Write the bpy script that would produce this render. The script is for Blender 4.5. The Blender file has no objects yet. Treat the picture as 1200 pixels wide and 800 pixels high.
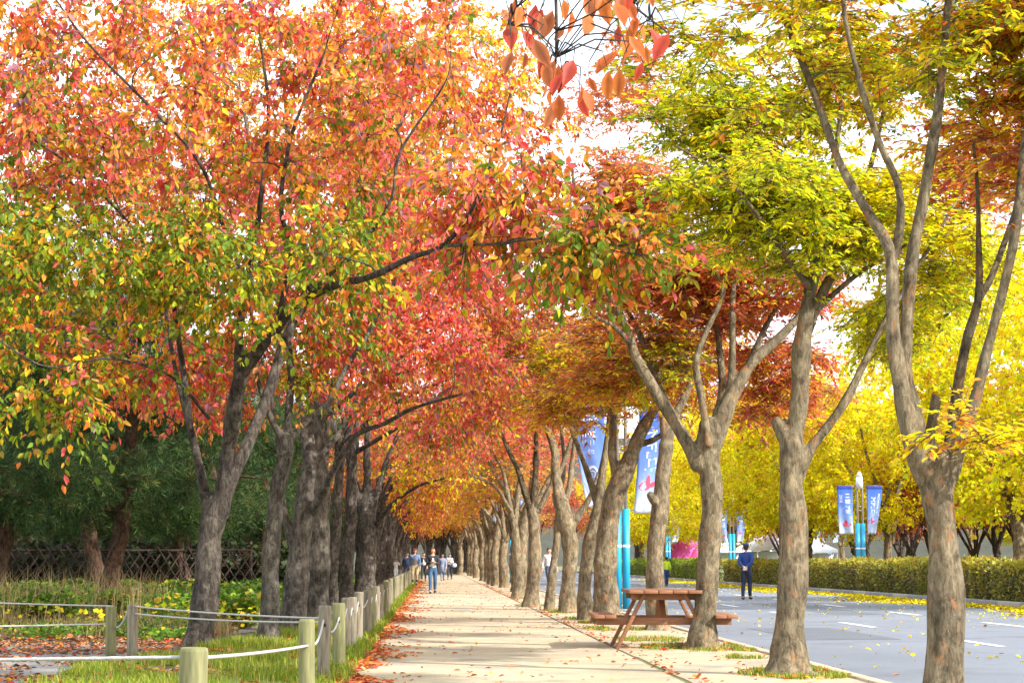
import bpy, bmesh, math, random
import numpy as np
from mathutils import Vector

# ------------------------------------------------------------------ camera, light, exposure
SC = bpy.context.scene
COL = SC.collection
RAD = math.radians
FPX = 2300.0                                   # focal length in photo pixels (photo 1200 wide)
CAM_Z = 1.2
cam_d = bpy.data.cameras.new('camera'); cam = bpy.data.objects.new('camera', cam_d); COL.objects.link(cam)
cam.location = (0, 0, CAM_Z)
PITCH = math.atan(257 / FPX); YAW = math.atan(93 / FPX * math.cos(PITCH))
cam.rotation_euler = (math.pi / 2 + PITCH, 0, -YAW)
cam_d.sensor_width = 36; cam_d.lens = FPX / 1200 * 36
cam_d.clip_end = 3000; cam_d.clip_start = 0.1
SC.camera = cam

SUN_EL, SUN_AZ = RAD(35), RAD(123)             # azimuth clockwise from +Y : from the right, a little behind the camera
world = bpy.data.worlds.new('World'); SC.world = world; world.use_nodes = True
wn, wl = world.node_tree.nodes, world.node_tree.links
bg = wn['Background']; bg.inputs['Strength'].default_value = 0.15
sky = wn.new('ShaderNodeTexSky'); sky.sky_type = 'NISHITA'; sky.sun_disc = False
sky.sun_elevation = SUN_EL; sky.sun_rotation = SUN_AZ; sky.air_density = 1.0; sky.dust_density = 2.0
# thin bright cloud over the blue
tcw = wn.new('ShaderNodeTexCoord'); mpw = wn.new('ShaderNodeMapping'); mpw.inputs['Scale'].default_value = (1.6, 1.6, 4)
nzw = wn.new('ShaderNodeTexNoise'); nzw.inputs['Scale'].default_value = 2.2; nzw.inputs['Detail'].default_value = 6
crw = wn.new('ShaderNodeValToRGB'); crw.color_ramp.elements[0].position = .34; crw.color_ramp.elements[1].position = .62
mxw = wn.new('ShaderNodeMix'); mxw.data_type = 'RGBA'
mxw.inputs[7].default_value = (10.5, 10.9, 11.6, 1)
wl.new(tcw.outputs['Generated'], mpw.inputs['Vector']); wl.new(mpw.outputs[0], nzw.inputs['Vector'])
wl.new(nzw.outputs['Fac'], crw.inputs['Fac']); wl.new(crw.outputs['Color'], mxw.inputs[0])
wl.new(sky.outputs['Color'], mxw.inputs[6]); wl.new(mxw.outputs[2], bg.inputs['Color'])

sd = bpy.data.lights.new('sun', 'SUN'); sd.energy = 4.4; sd.angle = RAD(0.9); sd.color = (1.0, .965, .91)
sun = bpy.data.objects.new('sun', sd); COL.objects.link(sun)
sdir = Vector((math.sin(SUN_AZ) * math.cos(SUN_EL), math.cos(SUN_AZ) * math.cos(SUN_EL), math.sin(SUN_EL)))
sun.rotation_euler = sdir.to_track_quat('Z', 'Y').to_euler(); sun.location = (40, -20, 60)

vs = SC.view_settings; vs.view_transform = 'Standard'; vs.look = 'None'; vs.gamma = 1.0; vs.use_curve_mapping = False
vs.exposure = 1.0
SC.render.engine = 'CYCLES'
SC.cycles.max_bounces = 6; SC.cycles.diffuse_bounces = 4; SC.cycles.transmission_bounces = 4
SC.cycles.transparent_max_bounces = 4; SC.cycles.glossy_bounces = 2
SC.cycles.caustics_reflective = False; SC.cycles.caustics_refractive = False
SC.cycles.use_denoising = True

# ------------------------------------------------------------------ projection helpers (photo pixels -> places)
_cp, _sp, _cy, _sy = math.cos(PITCH), math.sin(PITCH), math.cos(YAW), math.sin(YAW)
FW = np.array([_sy * _cp, _cy * _cp, _sp]); RT = np.array([_cy, -_sy, 0.0]); UP = np.array([-_sy * _sp, -_cy * _sp, _cp])
def W(px, py, Y):
    d = FW + RT * (px - 600) / FPX + UP * (400 - py) / FPX
    return np.array([0, 0, CAM_Z]) + d * (Y / d[1])
def G(px, py):
    d = FW + RT * (px - 600) / FPX + UP * (400 - py) / FPX
    return np.array([0, 0, CAM_Z]) + d * (-CAM_Z / d[2])

# ------------------------------------------------------------------ materials
def new_mat(name):
    m = bpy.data.materials.new(name); m.use_nodes = True
    n, l = m.node_tree.nodes, m.node_tree.links
    return m, n, l, n['Principled BSDF']
def noise(n, l, vec, scale, detail=5, rough=.55, dist=0):
    t = n.new('ShaderNodeTexNoise'); t.inputs['Scale'].default_value = scale; t.inputs['Detail'].default_value = detail
    t.inputs['Roughness'].default_value = rough; t.inputs['Distortion'].default_value = dist
    if vec is not None: l.new(vec, t.inputs['Vector'])
    return t
def ramp(n, l, fac, stops):
    r = n.new('ShaderNodeValToRGB'); e = r.color_ramp.elements
    while len(e) < len(stops): e.new(0.5)
    for i, (p, c) in enumerate(stops):
        e[i].position = p; e[i].color = (*c, 1) if len(c) == 3 else c
    l.new(fac, r.inputs['Fac']); return r
def mixc(n, l, fac, a, b, mode='MIX'):
    m = n.new('ShaderNodeMix'); m.data_type = 'RGBA'; m.blend_type = mode
    for s, v in ((0, fac), (6, a), (7, b)):
        if isinstance(v, (int, float)): m.inputs[s].default_value = v
        elif isinstance(v, tuple): m.inputs[s].default_value = (*v, 1)
        else: l.new(v, m.inputs[s])
    return m.outputs[2]
def obj_vec(n, l, scale=(1, 1, 1)):
    tc = n.new('ShaderNodeTexCoord'); mp = n.new('ShaderNodeMapping'); mp.inputs['Scale'].default_value = scale
    l.new(tc.outputs['Object'], mp.inputs['Vector']); return mp.outputs[0]
def bump(n, l, h, strength, dist, bs, normal=None):
    b = n.new('ShaderNodeBump'); b.inputs['Strength'].default_value = strength; b.inputs['Distance'].default_value = dist
    l.new(h, b.inputs['Height'])
    if normal is not None: l.new(normal, b.inputs['Normal'])
    l.new(b.outputs[0], bs.inputs['Normal']); return b.outputs[0]

def leaf_mat(name, trans=.52, rough=.5, spec=.25):
    m, n, l, bs = new_mat(name)
    at = n.new('ShaderNodeAttribute'); at.attribute_name = 'leaf_colour'
    bs.inputs['Roughness'].default_value = rough; bs.inputs['Specular IOR Level'].default_value = spec
    l.new(at.outputs['Color'], bs.inputs['Base Color'])
    tr = n.new('ShaderNodeBsdfTranslucent'); l.new(at.outputs['Color'], tr.inputs['Color'])
    mx = n.new('ShaderNodeMixShader'); mx.inputs[0].default_value = trans
    l.new(bs.outputs[0], mx.inputs[1]); l.new(tr.outputs[0], mx.inputs[2])
    l.new(mx.outputs[0], n['Material Output'].inputs['Surface'])
    return m
M_LEAF = leaf_mat('autumn_leaf')
M_YLEAF = leaf_mat('yellow_leaf', .6)
M_NEEDLE = leaf_mat('pine_needles', .2, .6, .2)
M_GRASS = leaf_mat('grass_blades', .35, .5, .2)
M_LITTER = leaf_mat('dry_leaves', .1, .8, .1)

def bark_mat(name, dark, mid, light, patch=None, band=9.0, bstr=.6):
    m, n, l, bs = new_mat(name)
    v0 = obj_vec(n, l); v = obj_vec(n, l, (1, 1, .45))
    wp = noise(n, l, v0, 3.0, 3); vw = mixc(n, l, .06, v, wp.outputs['Color'])
    a = noise(n, l, vw, 13, 10, .72, .6); big = noise(n, l, v0, 1.7, 5, .6)
    c = ramp(n, l, a.outputs['Fac'], [(.36, dark), (.48, mid), (.62, light)]).outputs['Color']
    c2 = ramp(n, l, big.outputs['Fac'], [(.3, (.62, .61, .62)), (.7, (1.3, 1.25, 1.15))]).outputs['Color']
    c = mixc(n, l, 1.0, c, c2, 'MULTIPLY')
    # bark cracks: stretched cells
    vo = n.new('ShaderNodeTexVoronoi'); vo.feature = 'DISTANCE_TO_EDGE'; vo.inputs['Scale'].default_value = 26
    l.new(mixc(n, l, .22, obj_vec(n, l, (1, 1, band)), wp.outputs['Color']), vo.inputs['Vector'])
    cr = ramp(n, l, vo.outputs['Distance'], [(.0, (.72, .72, .72)), (.06, (1, 1, 1))]).outputs['Color']
    c = mixc(n, l, .35, c, cr, 'MULTIPLY')
    mo = noise(n, l, v0, 6.5, 8, .75)
    mr = ramp(n, l, mo.outputs['Fac'], [(.55, (0, 0, 0)), (.70, (.6, .6, .6))]).outputs['Color']
    c = mixc(n, l, mr, c, (.27, .27, .19))
    if patch:
        pn = noise(n, l, vw, 8, 8, .7); pr = ramp(n, l, pn.outputs['Fac'], [(.57, (0, 0, 0)), (.63, (.8, .8, .8))]).outputs['Color']
        c = mixc(n, l, pr, c, patch)
    l.new(c, bs.inputs['Base Color']); bs.inputs['Roughness'].default_value = .92; bs.inputs['Specular IOR Level'].default_value = .15
    w = noise(n, l, obj_vec(n, l, (1, 1, .22)), 30, 8, .8, .5)
    fis = ramp(n, l, w.outputs['Fac'], [(.36, (.42, .40, .38)), (.50, (1, 1, 1))]).outputs['Color']; c = mixc(n, l, .8, c, fis, 'MULTIPLY'); l.new(c, bs.inputs['Base Color'])
    h = mixc(n, l, .55, a.outputs['Fac'], w.outputs['Fac']); h = mixc(n, l, .22, h, cr, 'MULTIPLY')
    bump(n, l, h, bstr, .09, bs)
    return m
BARK_DARK = bark_mat('bark_dark', (.027, .023, .021), (.072, .060, .052), (.165, .142, .118), None, 1.6, .9)
BARK_TAN = bark_mat('bark_tan', (.09, .072, .048), (.215, .172, .11), (.38, .315, .205), (.40, .20, .09), .55, 1)
BARK_GREY = bark_mat('bark_grey', (.038, .034, .03), (.098, .086, .073), (.20, .18, .15), None, .8, .9)
BARK_PINE = bark_mat('bark_pine', (.03, .02, .015), (.10, .06, .04), (.2, .12, .08), None, .4, 1)

def plain(name, col, rough=.6, metal=0, nscale=0, namp=.2, bstr=0, scale=(1, 1, 1)):
    m, n, l, bs = new_mat(name)
    bs.inputs['Roughness'].default_value = rough; bs.inputs['Metallic'].default_value = metal
    if nscale:
        t = noise(n, l, obj_vec(n, l, scale), nscale, 5)
        r = ramp(n, l, t.outputs['Fac'], [(.3, tuple(x * (1 - namp) for x in col)), (.7, tuple(min(1, x * (1 + namp)) for x in col))])
        l.new(r.outputs['Color'], bs.inputs['Base Color'])
        if bstr: bump(n, l, t.outputs['Fac'], bstr, .01, bs)
    else: bs.inputs['Base Color'].default_value = (*col, 1)
    return m

# ------------------------------------------------------------------ mesh helpers
def mesh_from(name, V, F, colors=None, smooth=False):
    """V (N,3); F list of int arrays (M,k)"""
    V = np.asarray(V, dtype=np.float32)
    if isinstance(F, np.ndarray): F = [F]
    F = [f for f in F if len(f)]
    me = bpy.data.meshes.new(name)
    me.vertices.add(len(V)); me.vertices.foreach_set('co', V.ravel())
    nl = sum(f.size for f in F); npoly = sum(len(f) for f in F)
    me.loops.add(nl); me.polygons.add(npoly)
    me.loops.foreach_set('vertex_index', np.concatenate([f.ravel() for f in F]).astype(np.int32))
    ls = []; s = 0
    for f in F:
        ls.append(s + np.arange(len(f)) * f.shape[1]); s += f.size
    me.polygons.foreach_set('loop_start', np.concatenate(ls).astype(np.int32))
    me.update(calc_edges=True)
    if smooth: me.polygons.foreach_set('use_smooth', np.ones(npoly, dtype=bool))
    if colors is not None:
        at = me.attributes.new('leaf_colour', 'FLOAT_COLOR', 'POINT')
        c4 = np.ones((len(V), 4), dtype=np.float32); c4[:, :3] = colors
        at.data.foreach_set('color', c4.ravel())
    return me
def link(name, me, mat, parent=None):
    o = bpy.data.objects.new(name, me); COL.objects.link(o)
    if mat is not None:
        for mm in (mat if isinstance(mat, (list, tuple)) else [mat]): me.materials.append(mm)
    if parent is not None: o.parent = parent
    return o
def props(o, label=None, cat=None, group=None, kind=None):
    if label: o['label'] = label
    if cat: o['category'] = cat
    if group: o['group'] = group
    if kind: o['kind'] = kind
    return o
def thing(name, label, cat, loc=(0, 0, 0), rz=0, group=None):
    o = bpy.data.objects.new(name, None); COL.objects.link(o)
    o.location = loc; o.rotation_euler = (0, 0, rz); o.empty_display_size = .2
    return props(o, label, cat, group)
def copy_tree(src, loc, rz=0, scale=1, label=None, group=None):
    r = src.copy(); COL.objects.link(r); r.location = loc; r.rotation_euler = (0, 0, rz); r.scale = (scale,) * 3
    if label: r['label'] = label
    if group: r['group'] = group
    for ch in list(src.children):
        c = ch.copy(); COL.objects.link(c); c.parent = r
        for g in list(ch.children):
            d = g.copy(); COL.objects.link(d); d.parent = c
    return r
class MB:
    def __init__(s): s.V = []; s.Q = []; s.T = []; s.n = 0
    def add(s, V, Q=None, T=None):
        V = np.asarray(V, float).reshape(-1, 3)
        if Q is not None and len(Q): s.Q.append(np.asarray(Q) + s.n)
        if T is not None and len(T): s.T.append(np.asarray(T) + s.n)
        s.V.append(V); s.n += len(V)
    def box(s, c, size, rot=None):
        h = np.array(size) / 2
        v = np.array([[x, y, z] for z in (-1, 1) for y in (-1, 1) for x in (-1, 1)], float) * h
        if rot is not None: v = v @ np.asarray(rot).T
        s.add(v + np.array(c), [[0, 2, 3, 1], [4, 5, 7, 6], [0, 1, 5, 4], [2, 6, 7, 3], [0, 4, 6, 2], [1, 3, 7, 5]])
    def beam(s, a, b, w, h, up=(0, 0, 1)):
        a = np.array(a, float); b = np.array(b, float); d = b - a; L = np.linalg.norm(d); d /= L
        u = np.array(up, float); sd_ = np.cross(d, u); sd_ /= np.linalg.norm(sd_); u = np.cross(sd_, d)
        s.box((a + b) / 2, (L, w, h), np.stack([d, sd_, u], 1))
    def tube(s, pts, r, sides=10, cap=True):
        pts = np.asarray(pts, float); r = np.ones(len(pts)) * r if np.isscalar(r) else np.asarray(r, float)
        V, Q = tubes(pts[None], r[None], sides); n0 = len(V); T = []
        if cap:
            V = np.vstack([V, pts[0], pts[-1]]); k = len(pts)
            for j in range(sides):
                T.append([n0, (j + 1) % sides, j]); T.append([n0 + 1, (k - 1) * sides + j, (k - 1) * sides + (j + 1) % sides])
        s.add(V, Q, T)
    def cyl(s, base, r, h, sides=16, r2=None):
        b = np.array(base, float); s.tube([b, b + [0, 0, h]], [r, r if r2 is None else r2], sides)
    def ell(s, c, rad, nu=12, nv=8, rot=None):
        V = []; Q = []
        for i in range(nv + 1):
            th = math.pi * i / nv
            for j in range(nu):
                ph = 2 * math.pi * j / nu
                V.append([math.sin(th) * math.cos(ph), math.sin(th) * math.sin(ph), math.cos(th)])
        V = np.array(V) * np.array(rad)
        if rot is not None: V = V @ np.asarray(rot).T
        for i in range(nv):
            for j in range(nu):
                Q.append([i * nu + j, (i + 1) * nu + j, (i + 1) * nu + (j + 1) % nu, i * nu + (j + 1) % nu])
        s.add(V + np.array(c), Q)
    def build(s, name, mat, parent=None, smooth=False, bevel=0):
        F = []
        if s.Q: F.append(np.vstack(s.Q))
        if s.T: F.append(np.vstack(s.T))
        o = link(name, mesh_from(name, np.vstack(s.V), F, None, smooth), mat, parent)
        if bevel:
            bv = o.modifiers.new('bevel', 'BEVEL'); bv.width = bevel; bv.segments = 2; bv.limit_method = 'ANGLE'
        return o

def nrm(a): return a / np.maximum(np.linalg.norm(a, axis=-1, keepdims=True), 1e-9)
def tubes(P, R, sides, jitter=None):
    """P (N,K,3), R (N,K) -> verts, quads"""
    N, K, _ = P.shape
    T = nrm(np.gradient(P, axis=1)); mt = nrm(T.mean(1))
    ref = np.where(np.abs(mt[:, 2:3]) > .7, np.array([[1., 0, 0]]), np.array([[0, 0, 1.]]))
    S = nrm(np.cross(T, ref[:, None, :])); U = np.cross(S, T)
    a = np.arange(sides) / sides * 2 * math.pi
    rr = R[:, :, None] * (np.ones(sides) if jitter is None else jitter)
    V = P[:, :, None, :] + rr[..., None] * (np.cos(a)[None, None, :, None] * S[:, :, None, :] + np.sin(a)[None, None, :, None] * U[:, :, None, :])
    i = np.arange(K - 1)[:, None] * sides; j = np.arange(sides)[None]; j2 = (j + 1) % sides
    q = np.stack([i + j, i + j2, i + sides + j2, i + sides + j], -1).reshape(-1, 4)
    Q = (q[None] + (np.arange(N) * K * sides)[:, None, None]).reshape(-1, 4)
    return V.reshape(-1, 3), Q
def catmull(P, n):
    P = np.asarray(P, float); K = len(P)
    if K < 3:
        t = np.linspace(0, 1, n)[:, None]; return P[0] * (1 - t) + P[-1] * t
    Q = np.vstack([2 * P[0] - P[1], P, 2 * P[-1] - P[-2]]); u = np.linspace(0, K - 1 - 1e-6, n); i = u.astype(int); f = (u - i)[:, None]
    a, b, c, d = Q[i], Q[i + 1], Q[i + 2], Q[i + 3]
    return .5 * (2 * b + (c - a) * f + (2 * a - 5 * b + 4 * c - d) * f ** 2 + (3 * b - a - 3 * c + d) * f ** 3)

# ------------------------------------------------------------------ leaf colours (linear base colours)
C = dict(
 red=(.70, .075, .06), pink=(.80, .15, .14), orange=(.78, .21, .04), ltorange=(.80, .36, .11), amber=(.74, .36, .025),
 yellow=(.88, .64, .02), bright=(.97, .89, .006), green=(.17, .26, .02), olive=(.32, .31, .025), lime=(.52, .60, .02),
 dkgreen=(.06, .13, .02), brown=(.52, .20, .07), maroon=(.42, .07, .06), tan=(.58, .28, .13), purple=(.40, .19, .24), rust=(.64, .17, .04))
def pal(**kw):
    ks = list(kw); w = np.array([kw[k] for k in ks], float); return (np.array([C[k] for k in ks]), w / w.sum())
P_LOW = pal(green=7, olive=3, amber=2.4, orange=1.3, yellow=1, lime=2.2, pink=.4)
P_ORANGE = pal(orange=4, ltorange=3, pink=3.4, red=1.6, amber=2, olive=.9, purple=1)
P_PINK = pal(pink=6, red=3, orange=3, ltorange=2, purple=.8, amber=.6)
P_MIX = pal(orange=3.4, pink=3, ltorange=2.4, amber=2, olive=1.8, green=2.4, yellow=1.2, purple=.8)
P_RR = pal(orange=3, rust=2.4, pink=1.6, amber=2, maroon=1.3, yellow=.9, tan=1)
P_OY = pal(yellow=4, amber=3, ltorange=2, orange=1.6, bright=1)
P_YG = pal(lime=5, yellow=2.6, olive=1.4, green=.8, bright=2.6)
P_YEL = pal(bright=6, yellow=4, lime=.4, amber=.9)
P_LIME = pal(lime=1.6, bright=4, yellow=2, amber=.5)
P_RUST = pal(brown=3, rust=3, orange=2.4, tan=1.6, maroon=1, amber=.8)
P_MAROON = pal(maroon=2, rust=2.4, brown=3, purple=1, orange=1.6, tan=1)
P_PINE = (np.array([(.022, .055, .016), (.035, .09, .025), (.08, .145, .03), (.16, .17, .04)]), np.array([.3, .35, .25, .1]))
P_GRASS = (np.array([(.12, .19, .015), (.22, .29, .02), (.36, .38, .03), (.48, .38, .10)]), np.array([.3, .4, .2, .1]))
P_DRY = (np.array([(.42, .30, .14), (.30, .19, .09), (.50, .38, .16), (.2, .22, .05)]), np.array([.4, .3, .2, .1]))
P_LITTER = pal(rust=3, orange=3, brown=3, tan=3, red=1.5, amber=1, pink=.5)
P_LITY = pal(bright=5, yellow=4, amber=1.5, tan=.5)

def pick(rng, palette, n):
    return palette[0][rng.choice(len(palette[1]), n, p=palette[1])]
BIGL = [(0, 0, 0), (.10, .14, .02), (.30, .42, .06), (.50, .5, .08), (.72, .38, .04), (.90, .15, -.04), (1, 0, -.10), (.90, -.15, -.04), (.72, -.38, .04), (.50, -.5, .08), (.30, -.42, .06), (.10, -.14, .02)]
def leaf_geo(P, A, Nn, size, aspect, fold=.18, detailed=True, droop=.0):
    """P base, A axis, Nn normal, size (N,) -> verts, quads"""
    S = nrm(np.cross(Nn, A)); Nn = np.cross(A, S); s = size[:, None]; w = aspect if np.ndim(aspect) else np.full(len(P), aspect)
    w = w[:, None]
    if detailed:
        co = [(0, 0, 0), (.34, .5, fold), (.72, .36, fold * .6), (1, 0, -.12), (.72, -.36, fold * .6), (.34, -.5, fold)]
        V = np.stack([P + s * (u * A + v * w * S + z * w * Nn) for u, v, z in co], 1)
        base = (np.arange(len(P)) * 6)[:, None]
        Q = np.concatenate([base + np.array([0, 3, 2, 1]), base + np.array([0, 5, 4, 3])])
        k = 6
    else:
        co = [(0, 0, 0), (.45, .5, .05), (1, 0, 0), (.5, -.5, -.05)]
        V = np.stack([P + s * (u * A + v * w * S + z * w * Nn) for u, v, z in co], 1)
        Q = (np.arange(len(P)) * 4)[:, None] + np.arange(4); k = 4
    return V.reshape(-1, 3), Q, k

# ------------------------------------------------------------------ trees
def dome(p, r, start=True, end=True):
    P, R_ = [*p], [*r]
    if end:
        d = nrm((p[-1] - p[-2])[None])[0]; q = r[-1]
        P += [p[-1] + d * q * .45, p[-1] + d * q * .75, p[-1] + d * q * .85]; R_ += [q * .86, q * .5, q * .04]
    if start:
        d = nrm((p[1] - p[0])[None])[0]; q = r[0]
        P = [p[0] - d * q * .85, p[0] - d * q * .75, p[0] - d * q * .45] + P; R_ = [q * .04, q * .5, q * .86] + R_
    return np.array(P), np.array(R_)
def fuse(V, Q, voxel, smooth=4):
    me = mesh_from('tmp', V, Q); o = bpy.data.objects.new('tmp', me); COL.objects.link(o)
    m = o.modifiers.new('r', 'REMESH'); m.mode = 'VOXEL'; m.voxel_size = voxel; m.use_smooth_shade = True
    m = o.modifiers.new('s', 'SMOOTH'); m.factor = .5; m.iterations = smooth
    out = bpy.data.meshes.new_from_object(o.evaluated_get(bpy.context.evaluated_depsgraph_get()))
    bpy.data.objects.remove(o); bpy.data.meshes.remove(me)
    n = len(out.vertices); co = np.zeros(n * 3); out.vertices.foreach_get('co', co)
    lv = np.zeros(len(out.loops), int); out.loops.foreach_get('vertex_index', lv)
    tot = np.zeros(len(out.polygons), int); out.polygons.foreach_get('loop_total', tot); ls = np.zeros(len(out.polygons), int); out.polygons.foreach_get('loop_start', ls)
    q = tot == 4; F4 = lv[ls[q][:, None] + np.arange(4)]; F3 = lv[ls[~q][:, None] + np.arange(3)]
    bpy.data.meshes.remove(out); return co.reshape(-1, 3), F4, F3
def limb_mesh(limbs, rng, sides=12, flare=None, voxel=None):
    """limbs: list of (pts (K,3), radii (K,)) -> verts, quads and sample points"""
    VV, QQ, n = [], [], 0; SP, SR, ST = [], [], []; THIN = []
    for li, (pts, rad) in enumerate(limbs):
        L = np.linalg.norm(np.diff(pts, axis=0), axis=1).sum(); K = int(max(8, min(60, L / .11)))
        p = catmull(pts, K); r = catmull(np.stack([rad] * 3, 1), K)[:, 0].clip(.003)
        ph = rng.uniform(0, 6, 3); t = np.linspace(0, L, K)
        wob = (.07 * r + .014)[:, None] * np.stack([np.sin(t * 2.1 + ph[0]) + .3 * np.sin(t * 5.3 + ph[1]), np.sin(t * 1.7 + ph[1]), .4 * np.sin(t * 2.6 + ph[2])], 1)
        wob *= np.minimum(1, t / (L * .2 + .01))[:, None]
        p = p + wob
        r = r * (1 + .05 * np.sin(t * 5 + ph[2]) + .05 * np.sin(t * 11 + ph[0]))
        SP.append(p); SR.append(r); ST.append(nrm(np.gradient(p, axis=0)))
        if voxel:
            thin = r < voxel * 2.2
            if thin.any():
                k0 = max(0, int(np.argmax(thin)) - 2)
                if len(p) - k0 >= 4: THIN.append((p[k0:], r[k0:]))
            if thin.all(): continue
            k1 = int(np.argmax(thin)) + 1 if thin.any() else len(p)
            if k1 < 4: THIN.append((p, r)); continue
            p, r, t = p[:k1], r[:k1], t[:k1]
        z = p[:, 2] - p[0, 2]
        pd, rd = dome(p, r, li > 0 or voxel, True); K = len(pd); t = np.linspace(0, L, K)
        a = np.arange(sides) / sides * 2 * math.pi; J = np.ones((1, K, sides))
        for q in range(1, 6):
            J += (.055 / q ** .5) * np.sin(q * a[None, None, :] + ph[0] * q + (t * (1.3 + q) + ph[1] * q)[None, :, None])
        J += rng.normal(0, .02, (1, K, sides))
        if flare and li == 0:
            zz = np.maximum(pd[:, 2] - p[0, 2], 0); fl = np.exp(-zz / .2)
            lob = 1 + .45 * np.sin(a * 4 + ph[2]) + .3 * np.sin(a * 3 + ph[1])
            J += (flare * fl)[None, :, None] * lob[None, None, :]
        V, Q = tubes(pd[None], rd[None], sides, J)
        VV.append(V); QQ.append(Q + n); n += len(V)
    SP, SR, ST = np.vstack(SP), np.concatenate(SR), np.vstack(ST)
    V, Q = np.vstack(VV), np.vstack(QQ)
    if not voxel: return V, Q, SP, SR, ST
    V, F4, F3 = fuse(V, Q, voxel); k = len(V); extra = []; eq = []
    for p, r in THIN:
        v, q = tubes(p[None], r[None], 8); extra.append(v); eq.append(q + k); k += len(v)
    return np.vstack([V] + extra), [np.vstack([F4] + eq), F3], SP, SR, ST

def make_crown(rng, SP, SR, ST, blobs, kind, leaf, leaves_per, twigs=7, tlen=.7, detailed=True, zmin=1.0, minr=None, zlo=1.9):
    """blobs: (center, radii, n, palLow, palHigh). Returns (leaf V,Q,col), (twig V,Q)"""
    m = SP[:, 2] > zlo
    if m.sum() < 3: m = SP[:, 2] > SP[:, 2].max() * .5
    PP, PR, PT = SP[m], SR[m], ST[m]
    cs, lo, hi, tt = [], [], [], []
    for bi, (c, r, n, pl, ph) in enumerate(blobs):
        c = np.array(c); r = np.array(r)
        d = nrm(rng.normal(size=(n * 2, 3))) * (rng.uniform(0.02, 1, (n * 2, 1)) ** (1 / 2.4))
        # lumpy outline
        k = 1 + .18 * np.sin(d[:, 0] * 5 + bi) * np.sin(d[:, 1] * 4 + 2) + .15 * np.sin(d[:, 2] * 7 + bi * 2)
        q = c + d * r * k[:, None]
        hole = np.sin(q[:, 0] * 1.9 + bi * 3) + np.sin(q[:, 1] * 2.3 + 1) + np.sin(q[:, 2] * 2.7 + bi)
        q = q[np.argsort(-hole + rng.normal(0, .7, len(hole)))[:n]]
        q = q[q[:, 2] > zmin]
        cs.append(q); lo += [pl] * len(q); hi += [ph] * len(q); tt.append(np.clip((q[:, 2] - (c[2] - r[2])) / (2 * r[2]), 0, 1))
    cs = np.vstack(cs); tt = np.concatenate(tt)
    d0 = np.min(np.linalg.norm(cs[:, None] - PP[None, ::2], axis=2), axis=1); order = np.argsort(d0)
    BP, BR = [], []; dirs = np.zeros_like(cs)
    for i in order:
        c = cs[i]; dv = c - PP; dist = np.linalg.norm(dv, axis=1)
        cosang = (dv * PT).sum(1) / np.maximum(dist, 1e-6)
        cost = dist * (1.35 - .35 * cosang) + (PP[:, 2] > c[2] + .3) * (.5 * (PP[:, 2] - c[2]) if kind != 'droop' else 0)
        j = int(np.argmin(cost)); p0, t0, L = PP[j], PT[j], dist[j]
        if L < .08: L = .08
        t = np.linspace(0, 1, 6)[:, None]
        mid = p0 + nrm(t0 + np.array([0, 0, .25])) * L * .42 + rng.normal(0, .05 * L, 3)
        b = (1 - t) ** 2 * p0 + 2 * t * (1 - t) * mid + t * t * c
        r0 = min(PR[j] * .75, .010 + .012 * L); r1 = max(.0035, r0 * .38)
        rr = np.linspace(r0, r1, 6)
        if minr: rr = np.maximum(rr, minr)
        BP.append(b); BR.append(rr)
        dirs[i] = nrm((c - b[-2])[None])[0]
        PP = np.vstack([PP, b[2:]]); PR = np.concatenate([PR, rr[2:]]); PT = np.vstack([PT, np.repeat(dirs[i][None], 4, 0)])
    tv, tq = tubes(np.array(BP), np.array(BR), 5)
    # twigs
    NC = len(cs); N = NC * twigs
    cc = np.repeat(cs, twigs, 0); dd = np.repeat(dirs, twigs, 0); ci = np.repeat(np.arange(NC), twigs)
    rd = nrm(rng.normal(size=(N, 3)))
    flat = .3 if kind == 'spray' else (1 if kind != 'vase' else 1)
    rd[:, 2] *= flat
    dr = nrm(dd * (.45 if kind == 'spray' else .55) * np.array([1, 1, flat]) + rd + np.array([0, 0, .12 if kind == 'cherry' else .0]))
    ln = tlen * rng.uniform(.55, 1.2, N)
    t = np.linspace(0, 1, 4)[None, :, None]
    back = dd * rng.uniform(-.25, .1, (N, 1))
    base = cc + back
    sag = np.array([0, 0, -1.]) * (.22 if kind in ('cherry', 'droop') else .10)
    TP = base[:, None] + dr[:, None] * (ln[:, None, None] * t) + sag * (ln[:, None, None] * t * t)
    tr_ = np.linspace(.0052, .0020, 4)[None] * np.ones((N, 1))
    if minr: tr_ = np.maximum(tr_, minr * .5)
    v2, q2 = tubes(TP, tr_, 3)
    TV = np.vstack([tv, v2]); TQ = np.vstack([tq, q2 + len(tv)])
    # leaves
    M = N * leaves_per; ti = np.repeat(np.arange(N), leaves_per); u = rng.uniform(.08, 1.03, M)
    D = dr[ti]; Lp = base[ti] + D * (ln[ti] * u)[:, None] + sag * (ln[ti] * u * u)[:, None]
    rnd = nrm(rng.normal(size=(M, 3)))
    if kind == 'cherry':
        A = nrm(D * .35 + rnd * .55 + np.array([0, 0, -.55])); Nn = nrm(rng.normal(size=(M, 3)) + np.array([0, -.5, .6]))
    elif kind == 'spray':
        side = nrm(np.cross(D, np.array([0, 0, 1.]))) * rng.choice([-1, 1], M)[:, None]
        A = nrm(D * .6 + side * .7 + rnd * .3 + np.array([0, 0, -.25])); Nn = nrm(rnd * .45 + np.array([0, 0, 1.]))
    elif kind == 'needle':
        A = nrm(D * .7 + rnd * .8 + np.array([0, 0, .15])); Nn = nrm(rng.normal(size=(M, 3)))
    else:
        A = nrm(rnd + D * .3 + np.array([0, 0, -.2])); Nn = nrm(rng.normal(size=(M, 3)) + np.array([0, 0, .5]))
    Lp = Lp + rnd * (.02 if kind != 'needle' else .01)
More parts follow.
